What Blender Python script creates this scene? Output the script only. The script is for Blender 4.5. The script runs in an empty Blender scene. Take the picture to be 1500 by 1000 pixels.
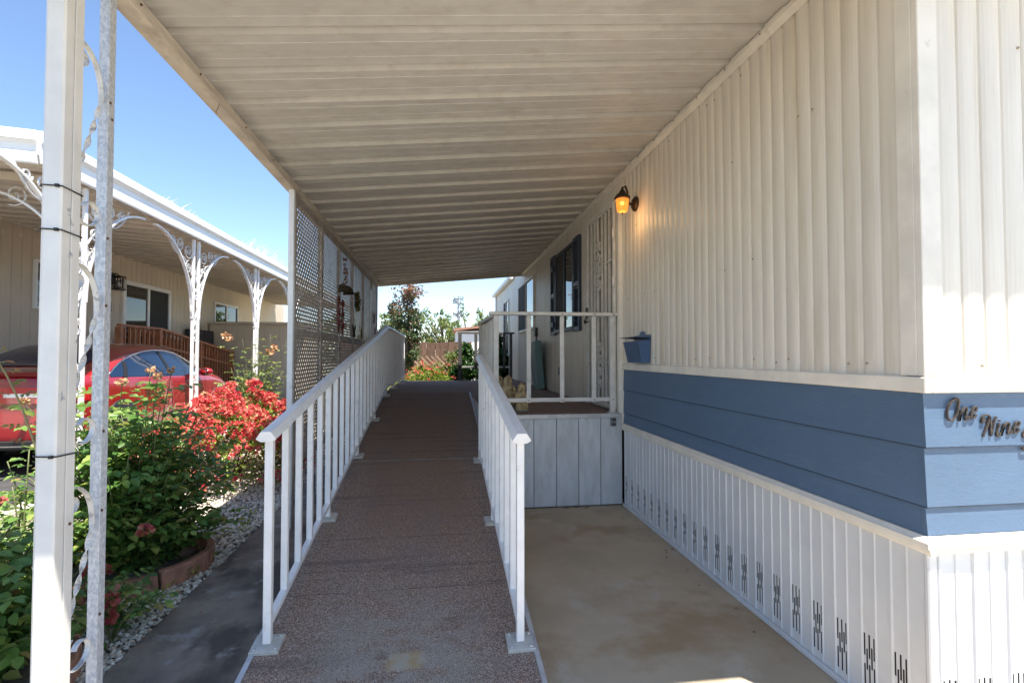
import bpy, math, random
from mathutils import Vector, Matrix
R = math.radians
random.seed(11)
scn = bpy.context.scene
COL = scn.collection

# ------------------------------------------------------------------ camera
cam_d = bpy.data.cameras.new('camera')
cam_d.sensor_width = 36.0
cam_d.lens = 18.0
cam_d.clip_start = 0.05
cam_d.clip_end = 3000
cam = bpy.data.objects.new('camera', cam_d)
COL.objects.link(cam)
YAW, PITCH = R(7.967), R(1.5275)
fw = Vector((math.sin(YAW)*math.cos(PITCH), math.cos(YAW)*math.cos(PITCH), math.sin(PITCH)))
cam.location = (0, 0, 1.5)
cam.rotation_euler = fw.to_track_quat('-Z', 'Y').to_euler()
scn.camera = cam

# ------------------------------------------------------------------ sky and sun
TO_SUN = Vector((0.24, -0.315, 1.0)).normalized()
world = bpy.data.worlds.new('World')
scn.world = world
world.use_nodes = True
wn = world.node_tree
bg = wn.nodes['Background']
sky = wn.nodes.new('ShaderNodeTexSky')
sky.sky_type = 'NISHITA'
sky.sun_disc = False
sky.sun_elevation = math.asin(TO_SUN.z)
sky.sun_rotation = math.atan2(TO_SUN.x, TO_SUN.y)
sky.air_density = 1.0
sky.altitude = 300
sky.dust_density = 0.0
sky.ozone_density = 3.0
wn.links.new(sky.outputs[0], bg.inputs[0])
bg.inputs[1].default_value = 0.105
sun_d = bpy.data.lights.new('sun', 'SUN')
sun_d.energy = 5.0
sun_d.angle = R(0.5)
sun_d.color = (1.0, 0.93, 0.82)
sun = bpy.data.objects.new('sun', sun_d)
COL.objects.link(sun)
sun.rotation_euler = (-TO_SUN).to_track_quat('-Z', 'Y').to_euler()
sun.location = (3, -4, 12)

scn.view_settings.view_transform = 'Standard'
scn.view_settings.look = 'None'
scn.view_settings.exposure = 1.38
scn.view_settings.gamma = 1.0
scn.view_settings.use_curve_mapping = False
scn.render.engine = 'CYCLES'
scn.cycles.max_bounces = 12
scn.cycles.diffuse_bounces = 8
scn.cycles.glossy_bounces = 4
scn.cycles.transmission_bounces = 6
scn.cycles.transparent_max_bounces = 8
scn.cycles.sample_clamp_indirect = 8.0
scn.cycles.use_denoising = True

# ------------------------------------------------------------------ mesh helper
WL = {}          # world location of every object made here (nothing is rotated at build time)

def wl(o):
    return WL.get(o, Vector((0, 0, 0)))

class MB:
    def __init__(s):
        s.v = []; s.f = []; s.sm = []
    def add(s, verts, faces, smooth=False):
        n = len(s.v)
        s.v.extend([tuple(p) for p in verts])
        for f in faces:
            s.f.append(tuple(i+n for i in f)); s.sm.append(smooth)
        return s
    def box(s, a, b, c=0.0):
        x0, x1 = sorted((a[0], b[0])); y0, y1 = sorted((a[1], b[1])); z0, z1 = sorted((a[2], b[2]))
        ce = Vector(((x0+x1)/2, (y0+y1)/2, (z0+z1)/2))
        return s.obox(ce, Vector(((x1-x0)/2, 0, 0)), Vector((0, (y1-y0)/2, 0)), Vector((0, 0, (z1-z0)/2)), c)
    def obox(s, ce, ax, ay, az, c=0.0):
        ce = Vector(ce); ax = Vector(ax); ay = Vector(ay); az = Vector(az)
        L = [ax.length, ay.length, az.length]
        c = min(c, min(L)*0.45)
        if c <= 0:
            vs = [ce+ax*i+ay*j+az*k for i in (-1, 1) for j in (-1, 1) for k in (-1, 1)]
            s.add(vs, [(0,1,3,2),(4,6,7,5),(0,4,5,1),(2,3,7,6),(0,2,6,4),(1,5,7,3)])
            return s
        u = [ax.normalized(), ay.normalized(), az.normalized()]
        vs = {}; lst = []
        for i in (-1, 1):
            for j in (-1, 1):
                for k in (-1, 1):
                    sg = (i, j, k)
                    for m in range(3):
                        p = ce.copy()
                        for q in range(3):
                            p += u[q]*sg[q]*(L[q] - (0 if q == m else c))
                        vs[(sg, m)] = len(lst); lst.append(p)
        fs = []
        for m in range(3):
            a, b = (m+1) % 3, (m+2) % 3
            for sg in (-1, 1):
                q = []
                for (p, r) in ((-1,-1),(1,-1),(1,1),(-1,1)):
                    t = [0,0,0]; t[m] = sg; t[a] = p; t[b] = r
                    q.append(vs[(tuple(t), m)])
                fs.append(tuple(q if sg > 0 else q[::-1]))
        for m in range(3):
            a, b = (m+1) % 3, (m+2) % 3
            for p in (-1, 1):
                for r in (-1, 1):
                    t0 = [0,0,0]; t1 = [0,0,0]
                    t0[a] = t1[a] = p; t0[b] = t1[b] = r; t0[m] = -1; t1[m] = 1
                    t0 = tuple(t0); t1 = tuple(t1)
                    q = (vs[(t0, a)], vs[(t1, a)], vs[(t1, b)], vs[(t0, b)])
                    fs.append(q if p*r > 0 else q[::-1])
        for k in [(i,j,l) for i in (-1,1) for j in (-1,1) for l in (-1,1)]:
            q = (vs[(k,0)], vs[(k,1)], vs[(k,2)])
            fs.append(q if k[0]*k[1]*k[2] > 0 else q[::-1])
        s.add(lst, fs)
        return s
    def bar(s, p0, p1, w, h, up=(0, 0, 1), c=0.0):
        p0 = Vector(p0); p1 = Vector(p1); d = p1-p0
        u = Vector(up); side = d.cross(u).normalized(); u = side.cross(d).normalized()
        return s.obox((p0+p1)/2, side*w/2, d/2, u*h/2, c)
    def tube(s, pts, r, seg=6, closed=False, cap=True):
        pts = [Vector(p) for p in pts]; n = len(pts)
        rs = r if isinstance(r, (list, tuple)) else [r]*n
        t0 = (pts[1]-pts[0]).normalized()
        nrm = t0.orthogonal().normalized()
        vs = []; fs = []
        for i in range(n):
            if closed: t = pts[(i+1) % n]-pts[i-1]
            else: t = pts[min(i+1, n-1)]-pts[max(i-1, 0)]
            t = t.normalized() if t.length > 1e-9 else t0
            nrm = (nrm - t*nrm.dot(t))
            nrm = nrm.normalized() if nrm.length > 1e-6 else t.orthogonal().normalized()
            b = t.cross(nrm)
            for k in range(seg):
                a = 2*math.pi*k/seg
                vs.append(pts[i]+(nrm*math.cos(a)+b*math.sin(a))*rs[i])
        m = n if closed else n-1
        for i in range(m):
            j = (i+1) % n
            for k in range(seg):
                l = (k+1) % seg
                fs.append((i*seg+k, i*seg+l, j*seg+l, j*seg+k))
        s.add(vs, fs, True)
        if cap and not closed:
            b = len(s.v)-len(vs)
            s.f.append(tuple(b+k for k in range(seg))[::-1]); s.sm.append(False)
            s.f.append(tuple(b+(n-1)*seg+k for k in range(seg))); s.sm.append(False)
        return s
    def ribbon(s, pts, side, w, t, twist=None):
        """flat bar following pts; w across 'side', t thick; twist = list of angles"""
        pts = [Vector(p) for p in pts]; side = Vector(side).normalized(); n = len(pts); vs = []; fs = []
        for i in range(n):
            d = (pts[min(i+1, n-1)]-pts[max(i-1, 0)]).normalized()
            sd = (side - d*side.dot(d)).normalized(); nn = d.cross(sd)
            if twist and twist[i]:
                q = Matrix.Rotation(twist[i], 3, d); sd = q @ sd; nn = q @ nn
            for (a, b) in ((-1,-1),(1,-1),(1,1),(-1,1)):
                vs.append(pts[i]+sd*a*w/2+nn*b*t/2)
        for i in range(n-1):
            for k in range(4):
                l = (k+1) % 4
                fs.append((i*4+k, i*4+l, (i+1)*4+l, (i+1)*4+k))
        fs.append((3,2,1,0)); fs.append(tuple((n-1)*4+k for k in range(4)))
        return s.add(vs, fs)
    def prism(s, poly, axis, a, b, smooth=False):
        """poly of 2D points extruded along an axis; X:(y,z) Y:(x,z) Z:(x,y)"""
        def mk(p, t):
            return {'X': (t, p[0], p[1]), 'Y': (p[0], t, p[1]), 'Z': (p[0], p[1], t)}[axis]
        n = len(poly)
        vs = [mk(p, a) for p in poly]+[mk(p, b) for p in poly]
        fs = [(i, (i+1) % n, n+(i+1) % n, n+i) for i in range(n)]
        s.add(vs, fs, smooth)
        m = len(s.v)-2*n
        s.f.append(tuple(m+i for i in range(n))[::-1]); s.sm.append(False)
        s.f.append(tuple(m+n+i for i in range(n))); s.sm.append(False)
        return s
    def sheet(s, prof, mk, t0, t1, thick):
        """open 2D profile (a, out) swept between t0 and t1 with a thickness on the 'out' axis"""
        n = len(prof); vs = []
        for t in (t0, t1):
            for o in (0, -thick):
                for (a, h) in prof:
                    vs.append(mk(a, h+o, t))
        fs = []
        for i in range(n-1):
            fs.append((i, i+1, 2*n+i+1, 2*n+i))
            fs.append((n+i+1, n+i, 3*n+i, 3*n+i+1))
            fs.append((i+1, i, n+i, n+i+1))
            fs.append((2*n+i, 2*n+i+1, 3*n+i+1, 3*n+i))
        fs.append((0, 2*n, 3*n, n)); fs.append((n-1, 2*n-1, 4*n-1, 3*n-1))
        return s.add(vs, fs)
    def lathe(s, prof, c, seg=20, axis='Z', smooth=True):
        c = Vector(c); vs = []; fs = []; n = len(prof)
        for (r, h) in prof:
            for k in range(seg):
                a = 2*math.pi*k/seg
                p = {'Z': (r*math.cos(a), r*math.sin(a), h), 'X': (h, r*math.cos(a), r*math.sin(a)), 'Y': (r*math.sin(a), h, r*math.cos(a))}[axis]
                vs.append(c+Vector(p))
        for i in range(n-1):
            for k in range(seg):
                l = (k+1) % seg
                fs.append((i*seg+k, i*seg+l, (i+1)*seg+l, (i+1)*seg+k))
        return s.add(vs, fs, smooth)
    def ball(s, c, r, seg=10, rings=6, smooth=True):
        r = r if isinstance(r, (tuple, list)) else (r, r, r)
        c = Vector(c); vs = []; fs = []
        for i in range(rings+1):
            th = math.pi*i/rings
            for k in range(seg):
                a = 2*math.pi*k/seg
                vs.append(c+Vector((r[0]*math.sin(th)*math.cos(a), r[1]*math.sin(th)*math.sin(a), r[2]*math.cos(th))))
        for i in range(rings):
            for k in range(seg):
                l = (k+1) % seg
                fs.append((i*seg+k, (i+1)*seg+k, (i+1)*seg+l, i*seg+l))
        return s.add(vs, fs, smooth)
    def build(s, name, mat, parent=None, kind=None, loc=None):
        off = Vector(loc) if loc is not None else wl(parent) if parent else Vector((0, 0, 0))
        me = bpy.data.meshes.new(name)
        me.from_pydata([(x-off.x, y-off.y, z-off.z) for (x, y, z) in s.v], [], s.f)
        me.polygons.foreach_set('use_smooth', s.sm)
        if isinstance(mat, (list, tuple)):
            for m in mat: me.materials.append(m)
        else:
            me.materials.append(mat)
        me.update()
        o = bpy.data.objects.new(name, me)
        COL.objects.link(o)
        if parent:
            o.parent = parent
            if loc is not None: o.location = off-wl(parent)
        else:
            o.location = off
        WL[o] = off
        if kind: o['kind'] = kind
        return o

def fixnormals(o):
    import bmesh
    bm = bmesh.new(); bm.from_mesh(o.data)
    bmesh.ops.recalc_face_normals(bm, faces=bm.faces)
    bm.to_mesh(o.data); bm.free()
    return o

def thing(name, label, cat, loc, group=None):
    o = bpy.data.objects.new(name, None)
    COL.objects.link(o); o.location = loc; o.empty_display_size = 0.2
    WL[o] = Vector(loc)
    o['label'] = label; o['category'] = cat
    if group: o['group'] = group
    return o

def tag(o, label, cat, group=None):
    o['label'] = label; o['category'] = cat
    if group: o['group'] = group
    return o

def part(o, name, parent, loc):
    """another object sharing o's mesh, at a world position"""
    c = o.copy(); c.name = name
    COL.objects.link(c); c.parent = parent
    c.location = Vector(loc)-wl(parent); WL[c] = Vector(loc)
    return c

def copy_tree(o, loc, label=None, parent=None):
    c = o.copy(); COL.objects.link(c); c.parent = parent
    if parent is None:
        c.location = loc; WL[c] = Vector(loc)
        if label: c['label'] = label
    for ch in list(o.children):
        copy_tree(ch, None, None, c)
    return c

# ------------------------------------------------------------------ materials
def nd(nt, t, **kw):
    n = nt.nodes.new(t)
    for k, v in kw.items(): setattr(n, k, v)
    return n

def pm(name, c, rough=0.6, metal=0.0, var=0.12, vs=2.0, stretch=(1, 1, 1), bump=0.0, bs=60, bst=(1, 1, 1),
       c2=None, thr=(0.55, 0.7), s2=4.0, st2=(1, 1, 1), c3=None, thr3=(0.6, 0.7), s3=20.0, st3=(1, 1, 1),
       rnd=0.0, coat=0.0, spec=0.5, bdist=0.01, rough2=None, sheen=0.0):
    m = bpy.data.materials.new(name); m.use_nodes = True
    nt = m.node_tree; L = nt.links; P = nt.nodes['Principled BSDF']
    geo = nd(nt, 'ShaderNodeNewGeometry')
    def noise(scale, st, det=6.0, seed=0.0, rg=0.6):
        mp = nd(nt, 'ShaderNodeMapping'); mp.inputs['Scale'].default_value = st
        mp.inputs['Location'].default_value = (seed, seed*1.7, seed*0.6)
        L.new(geo.outputs['Position'], mp.inputs['Vector'])
        n = nd(nt, 'ShaderNodeTexNoise'); n.inputs['Scale'].default_value = scale
        n.inputs['Detail'].default_value = det; n.inputs['Roughness'].default_value = rg
        L.new(mp.outputs[0], n.inputs['Vector'])
        return n.outputs['Fac']
    def ramp(fac, a, b):
        r = nd(nt, 'ShaderNodeMapRange'); r.inputs['From Min'].default_value = a; r.inputs['From Max'].default_value = b
        r.interpolation_type = 'SMOOTHSTEP'
        L.new(fac, r.inputs['Value']); return r.outputs[0]
    def mix(fac, A, B):
        x = nd(nt, 'ShaderNodeMix', data_type='RGBA')
        L.new(fac, x.inputs['Factor'])
        for so, val in ((6, A), (7, B)):
            if isinstance(val, (tuple, list)): x.inputs[so].default_value = (*val[:3], 1)
            else: L.new(val, x.inputs[so])
        return x.outputs[2]
    lo = tuple(x*(1-var) for x in c); hi = tuple(min(1, x*(1+var)) for x in c)
    col = mix(ramp(noise(vs, stretch), 0.3, 0.7), lo, hi)
    f2 = None
    if c2 is not None:
        f2 = ramp(noise(s2, st2, seed=3.1), *thr); col = mix(f2, col, c2)
    if c3 is not None:
        col = mix(ramp(noise(s3, st3, seed=7.7), *thr3), col, c3)
    if rnd:
        oi = nd(nt, 'ShaderNodeObjectInfo')
        mr = nd(nt, 'ShaderNodeMapRange'); mr.inputs['To Min'].default_value = 1-rnd; mr.inputs['To Max'].default_value = 1+rnd
        L.new(oi.outputs['Random'], mr.inputs['Value'])
        hs = nd(nt, 'ShaderNodeHueSaturation'); L.new(mr.outputs[0], hs.inputs['Value']); L.new(col, hs.inputs['Color'])
        col = hs.outputs[0]
    L.new(col, P.inputs['Base Color'])
    P.inputs['Roughness'].default_value = rough; P.inputs['Metallic'].default_value = metal
    P.inputs['Specular IOR Level'].default_value = spec
    if rough2 is not None and f2 is not None:
        r = nd(nt, 'ShaderNodeMapRange'); L.new(f2, r.inputs['Value'])
        r.inputs['To Min'].default_value = rough; r.inputs['To Max'].default_value = rough2
        L.new(r.outputs[0], P.inputs['Roughness'])
    if coat:
        P.inputs['Coat Weight'].default_value = coat; P.inputs['Coat Roughness'].default_value = 0.03
    if bump:
        b = nd(nt, 'ShaderNodeBump'); b.inputs['Strength'].default_value = bump; b.inputs['Distance'].default_value = bdist
        L.new(noise(bs, bst, seed=1.3), b.inputs['Height']); L.new(b.outputs[0], P.inputs['Normal'])
    return m

def leaf_mat(name, stops, trans=0.3, rough=0.45):
    """leaves: every leaf (mesh island) or leaf object takes its own tint from a ramp"""
    m = bpy.data.materials.new(name); m.use_nodes = True
    nt = m.node_tree; L = nt.links; P = nt.nodes['Principled BSDF']; out = nt.nodes['Material Output']
    geo = nd(nt, 'ShaderNodeNewGeometry'); oi = nd(nt, 'ShaderNodeObjectInfo')
    ad = nd(nt, 'ShaderNodeMath', operation='ADD'); L.new(geo.outputs['Random Per Island'], ad.inputs[0]); L.new(oi.outputs['Random'], ad.inputs[1])
    fr = nd(nt, 'ShaderNodeMath', operation='FRACT'); L.new(ad.outputs[0], fr.inputs[0])
    cr = nd(nt, 'ShaderNodeValToRGB')
    els = cr.color_ramp.elements
    while len(els) < len(stops): els.new(0.5)
    for e, (p, c) in zip(els, stops): e.position = p; e.color = (*c, 1)
    L.new(fr.outputs[0], cr.inputs[0])
    L.new(cr.outputs[0], P.inputs['Base Color']); P.inputs['Roughness'].default_value = rough
    tr = nd(nt, 'ShaderNodeBsdfTranslucent')
    hs = nd(nt, 'ShaderNodeHueSaturation'); hs.inputs['Value'].default_value = 1.4; hs.inputs['Hue'].default_value = 0.485
    L.new(cr.outputs[0], hs.inputs['Color']); L.new(hs.outputs[0], tr.inputs['Color'])
    mx = nd(nt, 'ShaderNodeMixShader'); mx.inputs[0].default_value = trans
    L.new(P.outputs[0], mx.inputs[1]); L.new(tr.outputs[0], mx.inputs[2]); L.new(mx.outputs[0], out.inputs['Surface'])
    return m

M = {}
M['pan'] = pm('roof_pan_paint', (0.60, 0.58, 0.54), 0.5, var=0.05, vs=5, stretch=(1.2, 2, 1), c2=(0.54, 0.51, 0.465), thr=(0.48, 0.72), s2=9, st2=(1.0, 1.6, 1),
              c3=(0.47, 0.445, 0.405), thr3=(0.56, 0.80), s3=1.6, st3=(1.0, 2.0, 1), rnd=0.05)
M['beam'] = pm('beam_paint', (0.62, 0.55, 0.46), 0.55, var=0.15, vs=6, stretch=(1, 0.5, 4), c2=(0.36, 0.30, 0.24), thr=(0.52, 0.75), s2=5, st2=(1, 0.6, 3))
M['siding'] = pm('siding_paint', (0.70, 0.655, 0.572), 0.42, var=0.06, vs=3, stretch=(4, 4, 0.4), c2=(0.56, 0.485, 0.365), thr=(0.50, 0.80), s2=2.5, st2=(5, 5, 0.3), rnd=0.02)
M['trim'] = pm('trim_paint', (0.76, 0.72, 0.64), 0.5, var=0.08, vs=5, c2=(0.5, 0.44, 0.36), thr=(0.62, 0.8), s2=9, bump=0.05, bs=120)
M['white'] = pm('white_rail_paint', (0.80, 0.80, 0.80), 0.38, var=0.05, vs=8, c2=(0.60, 0.575, 0.54), thr=(0.58, 0.80), s2=14, c3=(0.30, 0.25, 0.20), thr3=(0.755, 0.79), s3=55)
M['oldwhite'] = pm('weathered_rail_paint', (0.62, 0.61, 0.58), 0.5, var=0.10, vs=8, c2=(0.40, 0.38, 0.35), thr=(0.58, 0.8), s2=14)
M['post'] = pm('chipped_post_paint', (0.76, 0.75, 0.72), 0.45, var=0.06, vs=6, c2=(0.40, 0.42, 0.46), thr=(0.66, 0.69), s2=11, st2=(1, 1, 0.6), c3=(0.30, 0.20, 0.13), thr3=(0.74, 0.78), s3=26)
M['zinc'] = pm('peeling_zinc', (0.62, 0.64, 0.67), 0.42, 0.15, var=0.12, vs=60, c2=(0.46, 0.50, 0.56), thr=(0.48, 0.56), s2=85, st2=(1, 1, 0.6), c3=(0.3, 0.22, 0.16), thr3=(0.74, 0.78), s3=20)
M['scroll'] = pm('scroll_iron_paint', (0.66, 0.66, 0.65), 0.5, 0.1, var=0.15, vs=20, c2=(0.38, 0.36, 0.35), thr=(0.56, 0.66), s2=22)
M['rust'] = pm('rusty_screw', (0.12, 0.06, 0.035), 0.7, 0.3)
M['screw'] = pm('painted_screw', (0.36, 0.28, 0.20), 0.6)
M['black'] = pm('black_rubber', (0.012, 0.012, 0.013), 0.5)
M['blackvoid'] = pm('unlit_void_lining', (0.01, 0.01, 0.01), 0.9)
M['vinyl'] = pm('skirting_vinyl', (0.62, 0.64, 0.665), 0.42, var=0.05, vs=3, c2=(0.58, 0.57, 0.545), thr=(0.58, 0.8), s2=3.5, st2=(3, 3, 0.6), rnd=0.025)
M['board'] = pm('deck_skirt_paint', (0.56, 0.58, 0.60), 0.65, var=0.10, vs=6, stretch=(3, 3, 0.6), c2=(0.44, 0.43, 0.40), thr=(0.54, 0.8), s2=5, st2=(4, 4, 1), bump=0.15, bs=30, bst=(6, 6, 0.5), rnd=0.05)
M['cork'] = None
M['granule'] = None
M['glass'] = pm('dark_window_glass', (0.012, 0.014, 0.016), 0.02, var=0.0, spec=0.9)
M['doorleaf'] = pm('entrance_door_paint', (0.40, 0.345, 0.27), 0.5, var=0.05)
M['screen'] = pm('insect_screen', (0.03, 0.03, 0.03), 0.8)
M['alu'] = pm('brushed_aluminium', (0.55, 0.55, 0.55), 0.4, 0.7, var=0.1, vs=12)
M['joint'] = pm('joint_strip_metal', (0.24, 0.21, 0.19), 0.5, 0.2, var=0.25, vs=12)
M['edge'] = pm('ramp_edge_metal', (0.50, 0.51, 0.53), 0.45, 0.3, var=0.15, vs=10, c2=(0.30, 0.29, 0.28), thr=(0.58, 0.75), s2=14)
M['plate'] = pm('base_plate_paint', (0.52, 0.51, 0.47), 0.5, 0.1, var=0.12, vs=30, c2=(0.30, 0.24, 0.18), thr=(0.62, 0.74), s2=45)
M['shutter'] = pm('blue_shutter_paint', (0.03, 0.048, 0.085), 0.5, var=0.1)
M['mailblue'] = pm('mailbox_blue', (0.055, 0.115, 0.235), 0.35, 0.1, var=0.12, vs=9, c2=(0.09, 0.13, 0.19), thr=(0.6, 0.8), s2=14)
M['bronze'] = pm('lamp_bronze', (0.055, 0.035, 0.022), 0.45, 0.6, var=0.2)
M['concrete'] = pm('carport_concrete', (0.46, 0.375, 0.265), 0.75, var=0.12, vs=1.6, c2=(0.36, 0.255, 0.145), thr=(0.48, 0.70), s2=1.9, st2=(1, 1.3, 1), c3=(0.50, 0.44, 0.35), thr3=(0.54, 0.66), s3=1.5, st3=(1.3, 1, 1), bump=0.08, bs=140, rough2=0.6)
M['darkconc'] = pm('stained_path_concrete', (0.215, 0.18, 0.145), 0.85, var=0.35, vs=2.2, c2=(0.095, 0.08, 0.065), thr=(0.44, 0.62), s2=2.2, st2=(1.4, 0.8, 1), c3=(0.30, 0.285, 0.25), thr3=(0.54, 0.68), s3=6, bump=0.25, bs=120)
M['drive'] = pm('driveway_concrete', (0.58, 0.54, 0.47), 0.85, var=0.12, vs=1.1, bump=0.1, bs=90)
M['asphalt'] = pm('asphalt', (0.05, 0.05, 0.052), 0.85, var=0.25, vs=3, bump=0.3, bs=200)
M['soil'] = pm('garden_soil', (0.20, 0.17, 0.13), 0.95, var=0.35, vs=8, bump=0.5, bs=60)
M['dryground'] = pm('dry_ground', (0.30, 0.26, 0.19), 0.95, var=0.25, vs=0.4, c2=(0.14, 0.16, 0.07), thr=(0.45, 0.65), s2=0.3)
M['terracotta'] = pm('terracotta_block', (0.37, 0.185, 0.12), 0.85, var=0.22, vs=14, c2=(0.16, 0.10, 0.075), thr=(0.54, 0.7), s2=16, bump=0.3, bs=90, rnd=0.12)
M['redwood'] = pm('redwood_stain', (0.36, 0.135, 0.055), 0.55, var=0.25, vs=6, stretch=(3, 3, 1), bump=0.1, bs=40, bst=(5, 5, 1), rnd=0.12)
M['tan'] = pm('tan_siding_paint', (0.63, 0.54, 0.42), 0.6, var=0.05, vs=1.5, rnd=0.02)
M['shedtan'] = pm('shed_tan_paint', (0.64, 0.55, 0.43), 0.6, var=0.05, vs=1.5)
M['carglass'] = pm('sky_reflection_car_glass', (0.006, 0.018, 0.05), 0.03, var=0.0, spec=0.6)  # blue base colour stands in for sky reflected in the car windows
M['tantrim'] = pm('tan_trim_paint', (0.62, 0.55, 0.45), 0.55, var=0.05)
M['fascia'] = pm('white_fascia_paint', (0.80, 0.80, 0.79), 0.35, var=0.03, vs=2, c2=(0.66, 0.64, 0.6), thr=(0.66, 0.85), s2=5)
M['npan'] = pm('neighbour_pan_paint', (0.64, 0.59, 0.51), 0.5, var=0.08, vs=3, stretch=(0.5, 6, 1), rnd=0.04)
M['fence'] = pm('weathered_fence_wood', (0.16, 0.095, 0.065), 0.85, var=0.3, vs=5, stretch=(3, 3, 0.6), rnd=0.25)
M['lap_shadow'] = pm('lap_shadow_caulk', (0.03, 0.045, 0.075), 0.8, var=0.3, vs=8)  # dark tone for the lap lines: shadow and dirty caulk painted together
M['lattice'] = pm('grey_lattice_paint', (0.44, 0.40, 0.36), 0.7, var=0.15, vs=6, c2=(0.30, 0.26, 0.225), thr=(0.52, 0.72), s2=8)
M['stone'] = leaf_mat('white_gravel', [(0.0, (0.30, 0.26, 0.20)), (0.25, (0.48, 0.43, 0.35)), (0.65, (0.64, 0.59, 0.50)), (1.0, (0.76, 0.72, 0.64))], trans=0.0, rough=0.8)
M['bark'] = pm('bark', (0.13, 0.09, 0.06), 0.9, var=0.3, vs=12, bump=0.4, bs=40)
M['stem'] = pm('green_stem', (0.11, 0.13, 0.045), 0.6, var=0.25, vs=12)
M['stemred'] = pm('pale_rose_stem', (0.30, 0.25, 0.11), 0.6, var=0.2, vs=12)
M['rose_leaf'] = leaf_mat('rose_leaf', [(0.0, (0.055, 0.135, 0.035)), (0.35, (0.11, 0.22, 0.05)), (0.75, (0.20, 0.32, 0.075)), (0.95, (0.29, 0.34, 0.09)), (1.0, (0.34, 0.24, 0.08))], trans=0.36, rough=0.38)
M['young_leaf'] = leaf_mat('young_rose_leaf', [(0.0, (0.16, 0.19, 0.05)), (0.5, (0.26, 0.22, 0.08)), (1.0, (0.30, 0.13, 0.06))])
M['bush_leaf'] = leaf_mat('flower_bush_leaf', [(0.0, (0.06, 0.13, 0.02)), (0.5, (0.16, 0.25, 0.035)), (1.0, (0.33, 0.36, 0.06))])
M['red_flower'] = leaf_mat('red_flower', [(0.0, (0.44, 0.03, 0.045)), (0.35, (0.60, 0.08, 0.075)), (0.75, (0.66, 0.16, 0.12)), (1.0, (0.62, 0.28, 0.17))], trans=0.3)
M['faded_flower'] = leaf_mat('faded_flower', [(0.0, (0.28, 0.03, 0.045)), (0.5, (0.36, 0.075, 0.06)), (1.0, (0.42, 0.17, 0.11))], trans=0.2)
M['dry_bloom'] = leaf_mat('dry_bloom', [(0.0, (0.42, 0.25, 0.12)), (0.5, (0.55, 0.30, 0.17)), (1.0, (0.60, 0.42, 0.22))], trans=0.25)
M['tree_leaf'] = leaf_mat('tree_leaf', [(0.0, (0.035, 0.075, 0.03)), (0.6, (0.07, 0.13, 0.045)), (0.85, (0.12, 0.12, 0.045)), (1.0, (0.22, 0.10, 0.06))])
M['copper_leaf'] = leaf_mat('copper_leaf', [(0.0, (0.10, 0.09, 0.04)), (0.5, (0.24, 0.11, 0.065)), (1.0, (0.33, 0.16, 0.09))])
M['far_leaf'] = leaf_mat('far_leaf', [(0.0, (0.06, 0.12, 0.035)), (0.5, (0.13, 0.19, 0.045)), (1.0, (0.26, 0.27, 0.07))])
M['dark_leaf'] = leaf_mat('glossy_dark_leaf', [(0.0, (0.012, 0.04, 0.012)), (0.6, (0.03, 0.085, 0.02)), (1.0, (0.07, 0.15, 0.03))], rough=0.35)
M['carred'] = pm('red_car_paint', (0.30, 0.008, 0.012), 0.3, 0.0, var=0.03, coat=1.0)
M['tyre'] = pm('tyre_rubber', (0.02, 0.02, 0.02), 0.8)
M['rim'] = pm('wheel_alloy', (0.45, 0.45, 0.46), 0.3, 0.9)
M['lightred'] = pm('tail_light_red', (0.55, 0.01, 0.012), 0.08, var=0.1, coat=1.0)
M['lightclear'] = pm('clear_light_lens', (0.62, 0.64, 0.66), 0.1, 0.3, var=0.06, vs=20, coat=1.0)
M['chrome'] = pm('chrome', (0.8, 0.8, 0.8), 0.12, 1.0, var=0.02)
M['teal'] = pm('teal_panel_paint', (0.16, 0.27, 0.27), 0.55, var=0.12)
M['figurine'] = pm('pale_stone_figure', (0.52, 0.42, 0.24), 0.8, var=0.2, vs=22, c2=(0.22, 0.15, 0.08), thr=(0.52, 0.66), s2=24)
M['letter'] = pm('weathered_letter_metal', (0.045, 0.036, 0.032), 0.5, 0.2, var=0.4, vs=60, c2=(0.13, 0.105, 0.095), thr=(0.56, 0.7), s2=90)
M['shed'] = pm('white_shed_wall', (0.78, 0.78, 0.80), 0.6, var=0.03)
M['shedroof'] = pm('rust_red_fascia', (0.35, 0.17, 0.12), 0.7)
M['darkrail'] = pm('dark_brown_rail_paint', (0.075, 0.07, 0.07), 0.6, var=0.2)
M['metalred'] = pm('rusted_red_ornament', (0.20, 0.055, 0.04), 0.6, 0.2, var=0.3, vs=30)
M['gold'] = pm('brassy_ornament', (0.34, 0.27, 0.05), 0.5, 0.4, var=0.3, vs=30)
M['coir'] = pm('coir_basket', (0.07, 0.055, 0.03), 0.95, var=0.4, vs=40)
M['plume'] = pm('dry_grass', (0.52, 0.43, 0.29), 0.8, var=0.2, vs=5)
M['towergrey'] = pm('tower_grey', (0.16, 0.17, 0.19), 0.6)
M['greybox'] = pm('grey_metal_box', (0.20, 0.21, 0.21), 0.5, 0.3)
M['cabinet'] = pm('black_cabinet', (0.025, 0.025, 0.028), 0.45, var=0.2)

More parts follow.
